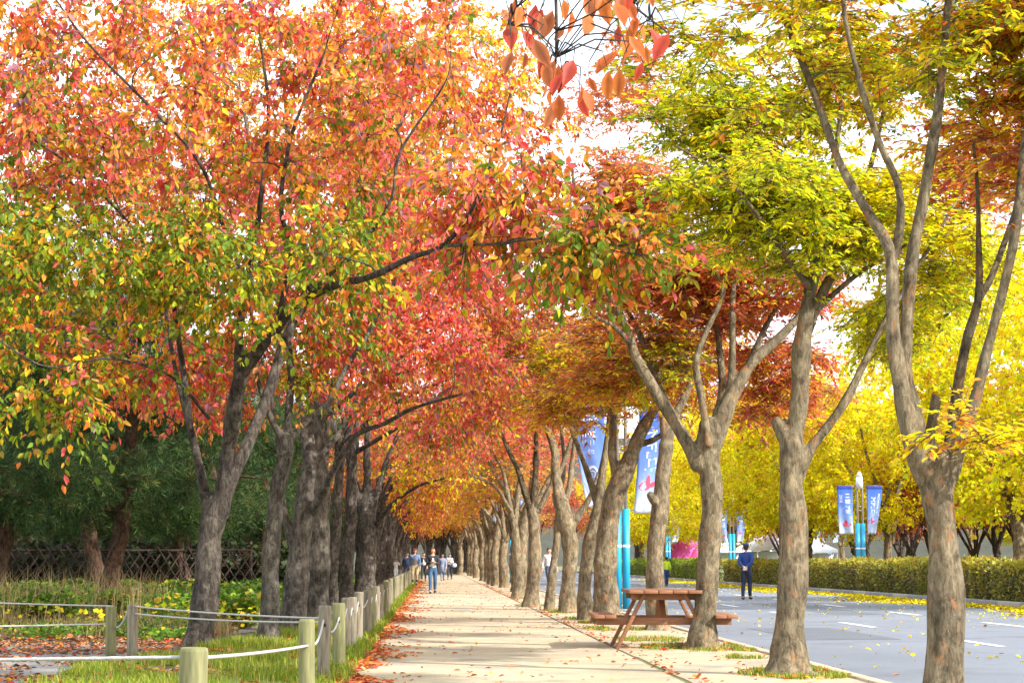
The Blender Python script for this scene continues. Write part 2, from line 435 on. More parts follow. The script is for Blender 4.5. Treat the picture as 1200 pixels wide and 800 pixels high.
    sz = leaf[0] * rng.uniform(.65, 1.25, M)
    LV, LQ, k = leaf_geo(Lp, A, Nn, sz, leaf[1] * rng.uniform(.72, 1.2, M), .22, detailed)
    # colours : each twig leans to one hue
    f = np.clip(tt + rng.normal(0, .16, NC), 0, 1); cl = np.zeros((M, 3)); lc = ci[ti]
    keys = {}
    for i in range(NC): keys.setdefault((id(lo[i]), id(hi[i])), (lo[i], hi[i], []))[2].append(i)
    twc = np.zeros((N, 3))
    for pl, ph, idx in keys.values():
        inb = np.isin(lc, idx); ii = np.where(inb)[0]
        hp = rng.uniform(size=len(ii)) < f[lc[ii]]
        cl[ii] = np.where(hp[:, None], pick(rng, ph, len(ii)), pick(rng, pl, len(ii)))
        inb = np.isin(ci, idx); jj = np.where(inb)[0]; hp = rng.uniform(size=len(jj)) < f[ci[jj]]
        twc[jj] = np.where(hp[:, None], pick(rng, ph, len(jj)), pick(rng, pl, len(jj)))
    cl = np.where((rng.uniform(size=M) < .5)[:, None], twc[ti], cl)
    cl = (cl * rng.uniform(.72, 1.12, (M, 1)) * (1 + rng.normal(0, .06, (M, 3)))).clip(.003, .9)
    return (LV, LQ, np.repeat(cl, k, 0)), (TV, TQ)

def build_tree(name, label, cat, base, limbs, blobs, kind, leaf, lp, seed, bark, leafmat=None, flare=.5, sides=14, group=None, voxel=None, **kw):
    rng = np.random.default_rng(seed); base = np.array(base, float)
    limbs = [(np.array(p) - base, np.array(r)) for p, r in limbs]
    blobs = [(np.array(c) - base, r, n, a, b) for c, r, n, a, b in blobs]
    root = thing(name, label, cat, tuple(base), 0, group)
    V, Q, SP, SR, ST = limb_mesh(limbs, rng, sides, flare, voxel)
    (LV, LQ, LC), (TV, TQ) = make_crown(rng, SP, SR, ST, blobs, kind, leaf, lp, **kw)
    link('trunk', mesh_from('trunk', V, Q, None, True), bark, root)
    link('branches', mesh_from('branches', TV, TQ, None, True), bark, root)
    link('crown', mesh_from('crown', LV, LQ, LC), leafmat or M_LEAF, root)
    return root

def px_tree(name, label, cat, Y, trunk, limbs, blobs, kind, leaf, lp, seed, bark, thick=.74, dens=1.0, **kw):
    """trunk/limbs: list of (px, py, width_px[, dy metres]); blobs: (px,py,rx,ry,dy,depth_r,n,low,high)"""
    def conv(pl):
        P, R = [], []
        for q in pl:
            dy = q[3] if len(q) > 3 else 0; y = Y + dy
            P.append(W(q[0], q[1], y)); R.append(q[2] / (FPX / y) / 2 * thick)
        return np.array(P), np.array(R)
    L = [conv(trunk)] + [conv(l) for l in limbs]
    b0 = L[0][0][0].copy(); L[0][0][0][2] = -.05; b0[2] = 0
    B = []
    for (px, py, rx, ry, dy, dr, n, a, b) in blobs:
        y = Y + dy; s = FPX / y
        B.append((W(px, py, y), (rx / s, dr, ry / s), int(n * dens), a, b))
    kw.setdefault('voxel', max(.022, .0008 * Y)); kw.setdefault('sides', 18)
    if Y > 50: kw['voxel'] = .05
    return build_tree(name, label, cat, b0, L, B, kind, leaf, lp, seed, bark, **kw)

G_L = 'cherry trees lining the left side of the path'
G_R = 'zelkova trees lining the right side of the path'
# ---- left row, nearest tree with the dark sweeping limb
px_tree('cherry_tree', 'large near left cherry tree with dark limb sweeping over the path, green and orange leaves', 'tree', 28,
 [(232, 760, 50), (238, 700, 44), (246, 640, 41), (257, 588, 42)],
 [[(258, 600, 32), (270, 520, 28, -.2), (280, 450, 26, -.5), (300, 412, 24, -.8), (322, 385, 22, -1.1), (345, 360, 18, -1.5), (390, 335, 15, -2.5), (430, 325, 13, -3.5), (480, 303, 11, -4.5), (520, 288, 9, -5.5), (548, 250, 7, -6), (580, 180, 5, -6.5), (600, 110, 3, -6.5)],
  [(520, 288, 7, -5.5), (580, 285, 5, -6.5), (640, 280, 4, -7.5), (700, 290, 3, -8.5), (760, 300, 2, -9)],
  [(258, 598, 26, .2), (285, 530, 22, .5), (310, 470, 20, .8), (335, 400, 18, 1), (358, 345, 15, 1.2), (375, 300, 12, 1.4), (400, 250, 10, 1.6), (440, 200, 8, 1.6), (475, 130, 6, 1.8), (500, 60, 4, 2)],
  [(278, 450, 18, -.6), (280, 400, 15, -.8), (288, 340, 13, -1), (298, 290, 10, -1.2), (308, 200, 8, -1.4), (315, 120, 6, -1.5), (305, 40, 4, -1.6)],
  [(326, 380, 12, -1.2), (334, 335, 11, -1.4), (340, 290, 9, -1.6), (330, 240, 8, -2), (345, 150, 6, -2.4), (380, 60, 4, -2.6)],
  [(250, 618, 22, .1), (236, 560, 16, .2), (222, 500, 14, .3), (215, 430, 11, .3), (207, 372, 9, .2), (190, 330, 7, 0), (150, 260, 5, -.5), (90, 200, 4, -1), (20, 150, 3, -1.5)],
  [(224, 510, 11, .3), (208, 440, 8, .6), (196, 385, 7, 1), (188, 345, 6, 1.4), (150, 290, 5, 2), (90, 260, 4, 2.5), (20, 270, 3, 2.6)],
  [(290, 335, 8, -1), (262, 270, 7, -1.6), (235, 190, 6, -2.2), (175, 125, 5, -2.8), (110, 60, 4, -3), (60, -10, 3, -3.2)],
  [(355, 352, 9, -1.6), (410, 300, 7, -2.2), (455, 240, 6, -2.8), (470, 180, 5, -3), (520, 100, 3, -3.4)],
  [(245, 490, 6, -.4), (200, 440, 5, -1.5), (130, 420, 4, -2.8), (60, 430, 3, -3.8), (0, 400, 3, -4)]],
 [(110, 330, 190, 120, -1.5, 2.6, 85, P_LOW, P_LOW), (310, 300, 170, 75, -2.5, 2.2, 42, P_LOW, P_LOW), (120, 130, 210, 150, -1, 3.2, 120, P_MIX, P_ORANGE),
  (380, 130, 200, 150, -1, 3.2, 105, P_MIX, P_ORANGE), (560, 240, 130, 75, -6.3, 1.5, 40, P_MIX, P_ORANGE), (680, 285, 100, 32, -8.3, .8, 20, P_LOW, P_MIX),
  (250, -60, 330, 120, 0, 3, 60, P_ORANGE, P_ORANGE), (60, 430, 110, 60, -3, 1.5, 22, P_LOW, P_MIX)],
 'cherry', (.112, .55), 13, 11, BARK_DARK, thick=.68, flare=.35, tlen=.66, group=G_L, zlo=2.6)
# ---- second
px_tree('cherry_tree', 'slender forked cherry tree just right of the big near one, pink and orange leaves', 'tree', 30,
 [(314, 750, 32), (319, 660, 27), (325, 580, 26), (335, 515, 23)],
 [[(334, 525, 15), (318, 490, 10), (306, 455, 8), (298, 400, 6), (290, 330, 4)],
  [(335, 520, 15), (360, 492, 10, .2), (385, 470, 9, .4), (408, 430, 9, .6), (435, 385, 8, .8), (455, 340, 6, 1), (500, 270, 4, 1.2)],
  [(335, 520, 15), (340, 450, 12, .3), (346, 380, 9, .6), (392, 325, 7, .8), (420, 280, 6, 1), (445, 200, 4, 1)]],
 [(330, 380, 150, 80, 1, 2.2, 60, P_LOW, P_PINK), (420, 250, 170, 140, 1.5, 2.6, 70, P_PINK, P_ORANGE), (540, 110, 110, 150, 2.5, 2.2, 70, P_ORANGE, P_OY), (200, 440, 110, 60, 1, 1.6, 34, P_PINK, P_MIX)],
 'cherry', (.115, .5), 11, 12, BARK_GREY, flare=.25, tlen=.6, group=G_L)
# ---- third
px_tree('cherry_tree', 'third left cherry tree with low forked stems and a limb reaching over the path', 'tree', 34.5,
 [(343, 738, 40), (347, 660, 34), (357, 590, 32), (364, 545, 24)],
 [[(345, 650, 14), (331, 590, 11), (326, 530, 8), (318, 460, 6), (300, 400, 4)],
  [(366, 600, 18), (378, 575, 14, -.4), (396, 540, 11, -.8), (418, 510, 9, -1.2), (450, 496, 8, -1.7), (485, 478, 6, -2.2), (540, 462, 4, -3)],
  [(363, 560, 15), (382, 525, 11, .2), (402, 503, 10, .4), (428, 470, 8, .6), (452, 430, 6, .8), (500, 400, 4, 1)],
  [(364, 550, 18), (366, 470, 13, .5), (385, 392, 11, .8), (420, 345, 9, 1), (445, 270, 6, 1.2), (470, 180, 4, 1.2)],
  [(362, 545, 16), (345, 440, 11, .6), (330, 330, 9, 1), (300, 210, 7, 1.5), (280, 100, 4, 2)]],
 [(480, 440, 130, 60, -1.6, 1.6, 50, P_MIX, P_PINK), (470, 330, 150, 90, .5, 2.6, 80, P_PINK, P_PINK), (330, 230, 210, 200, 2, 3, 120, P_ORANGE, P_OY),
  (220, 430, 110, 60, 1.5, 1.8, 38, P_MIX, P_PINK)],
 'cherry', (.098, .5), 15, 13, BARK_GREY, flare=.3, tlen=.65, group=G_L)
# ---- fourth, thick
px_tree('cherry_tree', 'thick straight grey trunk standing tight behind the third tree on the left', 'tree', 40,
 [(372, 729, 40), (372, 640, 37), (373, 560, 34), (374, 500, 31), (373, 450, 24)],
 [[(376, 520, 22), (392, 470, 16, .3), (408, 400, 12, .6), (440, 320, 9, 1), (470, 230, 6, 1), (490, 150, 4, 1)],
  [(373, 455, 20), (368, 380, 15), (355, 280, 11, .5), (340, 180, 8, .6), (330, 80, 5, .6)],
  [(374, 480, 16), (330, 400, 12, 1), (270, 320, 8, 1.6), (200, 240, 5, 2)],
  [(392, 480, 10), (430, 450, 8, -.6), (490, 430, 6, -1.4), (560, 400, 4, -2)]],
 [(380, 120, 260, 200, 1, 3, 210, P_OY, P_OY), (100, 90, 200, 170, 2, 3, 90, P_ORANGE, P_ORANGE), (560, 380, 110, 80, -1.5, 2, 50, P_MIX, P_PINK), (150, 250, 180, 150, 2, 2.5, 80, P_MIX, P_ORANGE)],
 'cherry', (.092, .52), 18, 14, BARK_GREY, dens=1.3, flare=.2, tlen=.7, group=G_L)
# ---- fifth to eighth
px_tree('cherry_tree', 'dark narrow trunk fifth along the left of the path, leaning right', 'tree', 48,
 [(390, 714, 20), (391, 640, 17), (397, 570, 16), (403, 520, 12)],
 [[(402, 530, 11), (416, 470, 8), (440, 400, 6, .5), (470, 320, 4, 1)], [(398, 560, 9), (390, 480, 8), (370, 380, 6, .6), (350, 280, 4, 1)],
  [(403, 520, 10), (450, 480, 7, -1), (510, 450, 5, -2), (570, 430, 3, -3)]],
 [(430, 300, 200, 160, 1, 3, 90, P_PINK, P_ORANGE), (550, 450, 100, 50, -2, 2, 40, P_MIX, P_PINK)],
 'cherry', (.135, .5), 9, 15, BARK_DARK, flare=.3, tlen=.8, group=G_L)
px_tree('cherry_tree', 'dark trunk sixth along the left of the path, rising straight beside the fifth', 'tree', 55,
 [(406, 707, 24), (408, 640, 21), (412, 570, 18), (416, 510, 13)],
 [[(415, 520, 11), (430, 450, 8), (460, 380, 6, .5), (480, 300, 4, 1)], [(412, 560, 9), (400, 480, 7), (385, 400, 5, .6)],
  [(416, 530, 9), (470, 500, 6, -1), (520, 490, 5, -2), (570, 470, 3, -3)]],
 [(460, 350, 170, 150, 1, 3, 80, P_PINK, P_ORANGE), (540, 500, 80, 40, -2, 2, 36, P_MIX, P_PINK)],
 'cherry', (.14, .5), 8, 16, BARK_DARK, flare=.3, tlen=.8, group=G_L)
px_tree('cherry_tree', 'broad low dark trunk with many stems, last thick one before the far left trunks', 'tree', 70,
 [(428, 696, 36), (428, 650, 32), (430, 610, 30), (430, 585, 24)],
 [[(424, 600, 16), (412, 560, 11), (406, 500, 8), (400, 420, 5)], [(430, 595, 15), (430, 540, 12), (434, 470, 8), (440, 380, 5)],
  [(436, 600, 14), (446, 560, 10), (462, 520, 7), (490, 470, 5), (530, 430, 3)], [(438, 620, 9), (460, 590, 6, -1), (490, 570, 5, -2), (520, 560, 3, -3)]],
 [(450, 420, 130, 120, 1, 3.5, 90, P_MIX, P_PINK), (515, 545, 60, 35, -2, 2.5, 36, P_OY, P_MIX)],
 'cherry', (.16, .5), 8, 17, BARK_DARK, flare=.2, tlen=.9, group=G_L)

# ---- right row
px_tree('zelkova_tree', 'nearest zelkova at the right edge of the picture, two forked limb pairs and sawn stub', 'tree', 15.4,
 [(1110, 850, 80), (1109, 790, 62), (1107, 700, 58), (1101, 620, 50), (1092, 565, 54), (1088, 535, 52)],
 [[(1088, 560, 42), (1070, 510, 36, -.05), (1055, 465, 30, -.05), (1046, 410, 25), (1044, 350, 22), (1042, 290, 21), (1018, 245, 16, .1), (985, 190, 14, .3), (955, 110, 13, .5), (925, 40, 12, .6), (895, -30, 11, .7), (870, -110, 8, .8)],
  [(1075, 510, 30, .1), (1062, 440, 24, .15), (1063, 370, 22, .15), (1068, 290, 20, .1), (1084, 225, 19, .1), (1098, 150, 17, 0), (1107, 70, 14, -.1), (1112, 0, 13, -.1), (1118, -90, 10, -.2)],
  [(1048, 300, 17, .1), (1056, 262, 14), (1054, 215, 13, -.1), (1032, 165, 11, -.2), (1008, 100, 10, -.3), (990, 30, 8, -.4), (984, -40, 6, -.4)],
  [(1100, 580, 34), (1122, 530, 28), (1142, 480, 21), (1152, 430, 18), (1166, 370, 16), (1184, 285, 16), (1196, 215, 15), (1208, 120, 13), (1222, 0, 10)],
  [(1108, 545, 20, .3), (1122, 470, 18, .4), (1134, 400, 17, .5), (1148, 345, 13, .5), (1146, 270, 9, .5), (1142, 205, 6, .5), (1140, 170, 4, .5)],
  [(1148, 350, 12, .5), (1170, 310, 10, .6), (1190, 240, 9, .8), (1198, 150, 8, 1), (1190, 60, 5, 1.2)],
  [(1086, 530, 24), (1095, 495, 19, -.1), (1100, 468, 18, -.15), (1101, 464, 17, -.15)]],
 [(1060, 10, 330, 100, .5, 2, 95, P_YG, P_OY), (1190, 170, 90, 130, 1.2, 1.2, 36, P_RR, P_OY), (1130, 505, 60, 26, -.5, .25, 3, P_YEL, P_OY), (900, -140, 260, 110, .5, 2, 50, P_OY, P_YEL), (1320, 60, 160, 260, .5, 1.8, 60, P_OY, P_RUST)],
 'spray', (.078, .48), 15, 21, BARK_TAN, dens=1.7, flare=.3, sides=20, tlen=.42, group=G_R)
px_tree('zelkova_tree', 'second zelkova from the right, flared foot, side knob and yellow-green crown', 'tree', 20.8,
 [(924, 792, 72), (925, 760, 52), (929, 700, 46), (931, 620, 43), (927, 560, 40), (924, 520, 40)],
 [[(926, 530, 34), (934, 480, 31), (940, 420, 29), (946, 370, 26), (954, 330, 20), (965, 270, 14), (975, 200, 10), (985, 120, 7), (990, 40, 4)],
  [(945, 390, 20, .1), (962, 350, 17, .2), (985, 290, 12, .4), (1015, 210, 9, .6), (1040, 120, 6, .8)],
  [(933, 560, 27), (948, 528, 19), (968, 500, 15), (990, 468, 14), (1010, 428, 12), (1028, 396, 11), (1055, 350, 8), (1090, 290, 6), (1130, 220, 4)],
  [(958, 362, 12, .2), (985, 338, 9, .2), (1010, 318, 8, .2), (1040, 300, 6, .2), (1075, 280, 4, .2)],
  [(920, 510, 26), (911, 497, 21), (908, 492, 16)],
  [(951, 340, 13), (915, 290, 10, -.4), (880, 240, 7, -.8), (840, 200, 5, -1.1), (790, 170, 3, -1.3)],
  [(956, 320, 10), (930, 240, 8, .3), (900, 160, 6, .6), (880, 90, 4, .9)]],
 [(880, 250, 115, 75, -.4, 1.6, 85, P_YG, P_YG), (870, 140, 110, 75, .3, 1.6, 55, P_YG, P_YG), (1000, 250, 100, 80, .5, 1.5, 55, P_YG, P_YEL), (1090, 310, 90, 60, 1, 1.3, 40, P_YG, P_YEL),
  (980, 90, 130, 80, 1, 1.6, 58, P_YG, P_OY), (1120, 200, 100, 90, 1.5, 1.4, 36, P_RR, P_OY), (1070, 375, 70, 40, 2.5, 1.2, 34, P_YG, P_YEL)],
 'spray', (.082, .44), 17, 22, BARK_TAN, dens=1.6, flare=.25, sides=18, tlen=.45, group=G_R)
px_tree('zelkova_tree', 'rust-leaved zelkova in front of the picnic table with a long dark limb leaning left', 'tree', 27,
 [(824, 762, 44), (827, 720, 38), (830, 650, 36), (832, 590, 35), (830, 530, 35), (834, 500, 38)],
 [[(818, 545, 24), (800, 510, 21), (778, 472, 20), (750, 425, 18), (736, 395, 15), (716, 350, 11), (695, 310, 9), (680, 270, 7), (672, 200, 4)],
  [(742, 408, 11), (722, 384, 8, -.2), (700, 372, 6, -.4), (684, 358, 5, -.6), (650, 340, 3, -.8)],
  [(812, 530, 16, .3), (790, 490, 13, .4), (768, 440, 10, .5), (748, 385, 8, .6), (728, 348, 6, .8), (712, 300, 4, 1)],
  [(838, 520, 30), (856, 470, 25), (880, 428, 19), (910, 396, 15), (938, 366, 11), (960, 320, 7), (985, 260, 4)],
  [(850, 480, 14), (857, 430, 12), (858, 360, 10), (866, 315, 9), (888, 285, 7), (905, 230, 4)],
  [(830, 520, 16, -.2), (822, 470, 13, -.3), (814, 425, 11, -.3), (828, 390, 9, -.3), (848, 345, 8, -.3), (838, 318, 8, -.3), (808, 282, 6, -.4), (780, 220, 4, -.5)],
  [(834, 510, 16, .4), (846, 460, 14, .5), (842, 410, 11, .6), (836, 340, 8, .8), (845, 260, 5, 1)],
  [(862, 460, 14, .3), (884, 410, 11, .5), (905, 370, 8, .6), (925, 340, 5, .8)]],
 [(780, 340, 110, 60, 1.2, 1.8, 84, P_RR, P_RR), (880, 335, 110, 70, 1.4, 1.8, 74, P_RR, P_RUST), (930, 450, 70, 60, 2, 1.2, 36, P_RR, P_RR), (720, 240, 100, 60, .8, 1.6, 50, P_RUST, P_MIX),
  (850, 190, 150, 70, 1.6, 1.8, 30, P_RUST, P_RUST), (700, 430, 60, 50, 1.5, 1.2, 26, P_OY, P_RUST), (780, 415, 40, 40, 1, 1, 20, P_YG, P_MAROON)],
 'spray', (.10, .38), 14, 23, BARK_TAN, dens=1.7, flare=.22, sides=18, tlen=.5, group=G_R)
px_tree('zelkova_tree', 'zelkova trunk rising behind the picnic table with a round sawn branch scar', 'tree', 34.5,
 [(770, 738, 38), (768, 690, 30), (770, 640, 28), (774, 580, 26), (780, 520, 22)],
 [[(779, 525, 20), (790, 490, 16), (806, 455, 11), (825, 400, 8), (850, 340, 5)], [(780, 520, 14), (776, 470, 11), (765, 410, 8), (745, 340, 5), (730, 270, 3)],
  [(771, 592, 16), (764, 582, 14, -.2), (762, 579, 13, -.25)]],
 [(740, 400, 100, 70, 1, 2, 60, P_OY, P_RUST), (760, 290, 120, 60, 2, 2, 44, P_MAROON, P_RUST), (850, 400, 100, 60, 2, 1.8, 46, P_RUST, P_OY), (800, 445, 60, 40, 1.6, 1.2, 34, P_OY, P_RUST), (900, 470, 90, 40, 3.2, 1.2, 34, P_OY, P_RUST), (735, 130, 90, 120, 2, 2, 26, P_RUST, P_RUST)],
 'spray', (.11, .38), 12, 24, BARK_TAN, dens=1.4, flare=.25, tlen=.55, group=G_R)
px_tree('zelkova_tree', 'zelkova with thick pale trunk leaning right in front of the blue lamp pole', 'tree', 38,
 [(712, 729, 44), (710, 680, 38), (713, 630, 36), (722, 575, 33), (738, 535, 28)],
 [[(736, 545, 26), (750, 508, 21), (768, 480, 16), (785, 445, 10), (800, 390, 7), (810, 320, 4)], [(724, 570, 16), (717, 520, 13), (719, 460, 10), (722, 400, 8), (726, 330, 5), (722, 230, 3)],
  [(748, 520, 12), (765, 515, 9), (785, 500, 7), (800, 480, 4)]],
 [(690, 420, 70, 50, .5, 2, 46, P_OY, P_YG), (720, 340, 110, 80, 1.5, 2, 60, P_RUST, P_RUST), (740, 450, 50, 40, 1, 1.5, 34, P_YG, P_OY), (690, 475, 60, 30, 1.4, 1.2, 26, P_OY, P_RUST), (720, 130, 100, 120, 2, 2, 24, P_RUST, P_RUST)],
 'spray', (.12, .38), 12, 25, BARK_TAN, dens=1.4, flare=.15, tlen=.6, group=G_R)
px_tree('zelkova_tree', 'narrow zelkova trunk directly below the large left banner', 'tree', 40.5,
 [(686, 727, 26), (686, 690, 22), (690, 640, 21), (698, 600, 18), (706, 560, 14)],
 [[(704, 570, 13), (712, 510, 9), (715, 440, 6), (700, 380, 4)], [(700, 590, 12), (676, 520, 8, .5), (655, 460, 6, 1), (630, 400, 4, 1.4)]],
 [(640, 400, 80, 80, 2, 2, 60, P_ORANGE, P_RUST), (650, 470, 50, 36, 1, 1.4, 24, P_OY, P_OY)],
 'spray', (.12, .38), 9, 26, BARK_TAN, flare=.2, tlen=.6, group=G_R)
px_tree('zelkova_tree', 'gnarled burled zelkova trunk left of the banner, forking low into dark limbs', 'tree', 46,
 [(666, 713, 30), (667, 680, 24), (668, 640, 24), (662, 610, 26), (655, 580, 22)],
 [[(658, 592, 20), (652, 560, 17), (651, 530, 13), (640, 500, 9), (625, 460, 6), (600, 410, 4)], [(668, 620, 14), (682, 600, 11), (694, 575, 8), (706, 540, 5)],
  [(660, 600, 12), (668, 560, 9), (674, 520, 7), (685, 470, 5), (690, 410, 3)], [(653, 560, 9), (664, 530, 7), (675, 500, 5), (690, 460, 3)]],
 [(600, 440, 90, 60, 1, 2.4, 66, P_PINK, P_ORANGE), (660, 400, 70, 70, 1.5, 2.4, 44, P_OY, P_RUST), (600, 340, 110, 80, 1.5, 2.4, 50, P_ORANGE, P_RUST)],
 'spray', (.13, .4), 9, 27, BARK_TAN, flare=.25, tlen=.7, group=G_R)
px_tree('zelkova_tree', 'slim pale zelkova stem leaning right beside the gnarled trunk', 'tree', 48,
 [(643, 709, 17), (647, 670, 14), (652, 630, 12), (656, 590, 9)],
 [[(655, 595, 8), (660, 540, 6), (655, 480, 4)]],
 [(650, 440, 50, 50, 1, 2, 20, P_ORANGE, P_OY)],
 'spray', (.13, .4), 9, 28, BARK_TAN, flare=.2, tlen=.7, group=G_R)
px_tree('zelkova_tree', 'upright zelkova with a Y fork, right of the small banner with the red flower', 'tree', 52,
 [(622, 704, 27), (625, 660, 21), (627, 620, 20), (624, 590, 18)],
 [[(622, 598, 14), (614, 570, 10), (605, 545, 8), (592, 520, 6), (575, 480, 4)], [(626, 595, 13), (627, 555, 10), (628, 510, 7), (632, 450, 4)],
  [(630, 600, 11), (640, 580, 8), (650, 550, 6), (660, 500, 4)]],
 [(590, 490, 80, 50, 0, 2.4, 60, P_PINK, P_ORANGE), (610, 420, 90, 80, 2, 2.5, 50, P_ORANGE, P_ORANGE)],
 'spray', (.14, .42), 9, 29, BARK_TAN, flare=.25, tlen=.8, group=G_R)
px_tree('zelkova_tree', 'zelkova with a narrow V of stems between the two small banners', 'tree', 64,
 [(606, 697, 18), (607, 660, 15), (605, 625, 13), (601, 605, 12)],
 [[(601, 608, 9), (596, 580, 7), (588, 550, 5), (570, 520, 3)], [(604, 610, 9), (608, 570, 7), (612, 530, 5), (612, 480, 3)], [(600, 600, 6), (580, 570, 5, -1), (556, 558, 3, -2)]],
 [(575, 520, 60, 36, -1, 2.4, 50, P_MIX, P_PINK), (600, 440, 80, 80, 2, 3, 44, P_ORANGE, P_ORANGE)],
 'spray', (.16, .42), 9, 30, BARK_TAN, flare=.2, tlen=.9, group=G_R)

# ---- generic trees for the far rows and backgrounds
def generic(seed, fork, H, spread, nl, r0, blobs, lean=0):
    rng = np.random.default_rng(seed); L = []
    t = np.array([[0, 0, -.05], [rng.normal(0, .04), rng.normal(0, .04), fork * .5], [lean * fork, rng.normal(0, .06), fork]])
    L.append((t, np.array([r0 * 1.15, r0, r0 * .9])))
    for i in range(nl):
        a = 2 * math.pi * (i + rng.uniform(-.25, .25)) / nl; s = spread * rng.uniform(.6, 1.1); h = H * rng.uniform(.75, .98)
        o = np.array([math.cos(a), math.sin(a), 0])
        p = [t[-1] - [0, 0, .25], t[-1] + o * s * .25 + [0, 0, (h - fork) * .3], t[-1] + o * s * .6 + [0, 0, (h - fork) * .62], t[-1] + o * s + [0, 0, h - fork]]
        p = np.array(p) + rng.normal(0, .08, (4, 3)); rr = r0 * rng.uniform(.45, .65)
        L.append((p, np.array([rr, rr * .8, rr * .5, .02])))
    return L
protos = {}
def proto(key, name, label, cat, loc, limbs, blobs, *a, group=None, **kw):
    r = build_tree(name, label, cat, (0, 0, 0), limbs, blobs, *a, group=group, **kw)
    r.location = loc; protos[key] = r; return r
random.seed(5)
def ordinal(i): return ['first', 'second', 'third', 'fourth', 'fifth', 'sixth', 'seventh', 'eighth', 'ninth', 'tenth', 'eleventh', 'twelfth', 'thirteenth', 'fourteenth', 'fifteenth', 'sixteenth'][i]
GLF = 'far left trunks of the tree avenue'; GRF = 'far right trunks of the tree avenue'
LBL_LF = 'one of the far dark trunks closing up along the left of the path'
LBL_RF = 'one of the far pale trunks closing up along the right of the path'
farL = []
for v in range(2):
    L = generic(40 + v, 2.3, 7.4, 2.8, 5, .24, None)
    B = [((0, 0, 6.4), (3.0, 3.0, 2.4), 85, P_PINK if v else P_MIX, P_ORANGE), ((1.6, 0, 4.6), (2.0, 2.2, .9), 34, P_OY, P_PINK)]
    farL.append(proto('L%d' % v, 'cherry_tree', LBL_LF, 'tree', (-2.5, 80 + v * 6.4, 0), L, B, 'cherry', (.18, .55), 8, 50 + v, BARK_DARK,
        flare=.25, sides=10, tlen=.95, detailed=False, minr=.008, group=GLF))
for i in range(13):
    y = 92.8 + i * 6.6; copy_tree(farL[i % 2], (-2.5 + random.uniform(-.25, .25), y, 0), random.uniform(-.5, .5), random.uniform(.92, 1.08))
farR = []
for v in range(2):
    L = generic(60 + v, 2.5, 7.4, 2.6, 5, .22, None)
    B = [((0, 0, 6.8), (3.4, 3.3, 3.0), 130, P_OY if v else P_ORANGE, P_ORANGE), ((-1.7, 0, 4.6), (1.9, 2.2, .9), 34, P_OY, P_MIX)]
    farR.append(proto('R%d' % v, 'zelkova_tree', LBL_RF, 'tree', (3.3, 72 + v * 5.5, 0), L, B, 'spray', (.18, .45), 8, 70 + v, BARK_TAN,
        flare=.25, sides=10, tlen=.95, detailed=False, minr=.008, group=GRF))
for i in range(15):
    y = 83 + i * 6.2; copy_tree(farR[i % 2], (3.3 + random.uniform(-.25, .25), y, 0), random.uniform(-.5, .5), random.uniform(.92, 1.08))

# yellow ginkgo-like row behind the hedge
GY = 'bright yellow trees behind the roadside hedge'
ys = []
for v in range(3):
    L = generic(80 + v, 2.3, 9.0, 3.2, 6, .2, None)
    B = [((0, 0, 6.7), (4.6, 4.6, 4.0), 400, P_YEL if v != 1 else P_LIME, P_YEL), ((.8, -1, 3.9), (3.6, 3.1, .8), 95, P_YEL if v != 1 else P_LIME, P_YEL)]
    ys.append(proto('Y%d' % v, 'ginkgo_tree', 'yellow tree', 'tree', (0, 0, 0), L, B, 'other', (.14, .8), 13, 90 + v, BARK_TAN, leafmat=M_YLEAF,
        flare=.2, sides=12, tlen=.8, detailed=False, group=GY))
spots = [(17.4, 48, 0, 'bright yellow tree behind the hedge, cut by the right edge of the picture'),
         (17.6, 58.5, 1, 'yellow tree with bare low twigs whose trunk stands right of the nearest right trunk'),
         (20.0, 86, 2, 'yellow tree behind the hedge just right of the banner pole, trunk clearly lit'),
         (17.6, 92, 1, 'lime-yellow tree behind the hedge left of the banner pole'),
         (17.5, 98, 0, 'yellow tree behind the hedge right of the man in navy'),
         (17.2, 112, 2, 'yellow tree behind the hedge, hidden in part by the third zelkova'),
         (17.6, 128, 0, 'yellow tree at the hedge gap, seen left of the third zelkova'),
         (17.2, 146, 1, 'yellow tree beyond the hedge gap over the pink tent'),
         (17.5, 165, 2, 'smallest far yellow tree of the hedge row')]
used = set()
for (x, y, v, lb) in spots:
    if v in used: copy_tree(ys[v], (x, y, 0), random.uniform(0, 6), random.uniform(.94, 1.1), label=lb)
    else:
        used.add(v); ys[v].location = (x, y, 0); ys[v]['label'] = lb; ys[v].rotation_euler = (0, 0, random.uniform(0, 6))

# dark stemmed rust trees further back on the right
GB = 'dark-stemmed russet trees in the park beyond the yellow row'
bs_ = []
for v in range(2):
    L = generic(100 + v, 1.7, 7.2, 3.2, 6, .15, None)
    B = [((0, 0, 5.8), (3.6, 3.6, 2.2), 110, P_MAROON, P_RUST if v else P_MAROON), ((0, 0, 3.9), (3.0, 3.0, .7), 40, P_MAROON, P_MAROON)]
    bs_.append(proto('B%d' % v, 'park_tree', 'russet tree', 'tree', (0, 0, 0), L, B, 'other', (.20, .55), 9, 110 + v, BARK_DARK,
        flare=.2, sides=9, tlen=1.0, detailed=False, minr=.008, group=GB))
bspots = [(25, 66), (29.5, 72), (24.5, 78), (31, 84), (26, 90), (35, 93), (28, 101), (22.5, 88), (33, 108), (25, 116), (38, 118), (30, 126), (23.5, 132), (44, 134), (34, 142), (27, 152), (24, 71), (27.5, 79), (33, 77), (36, 84), (28.5, 95), (32, 100), (39, 102), (34, 90), (43, 112), (26.5, 109), (48, 122), (40, 95)]
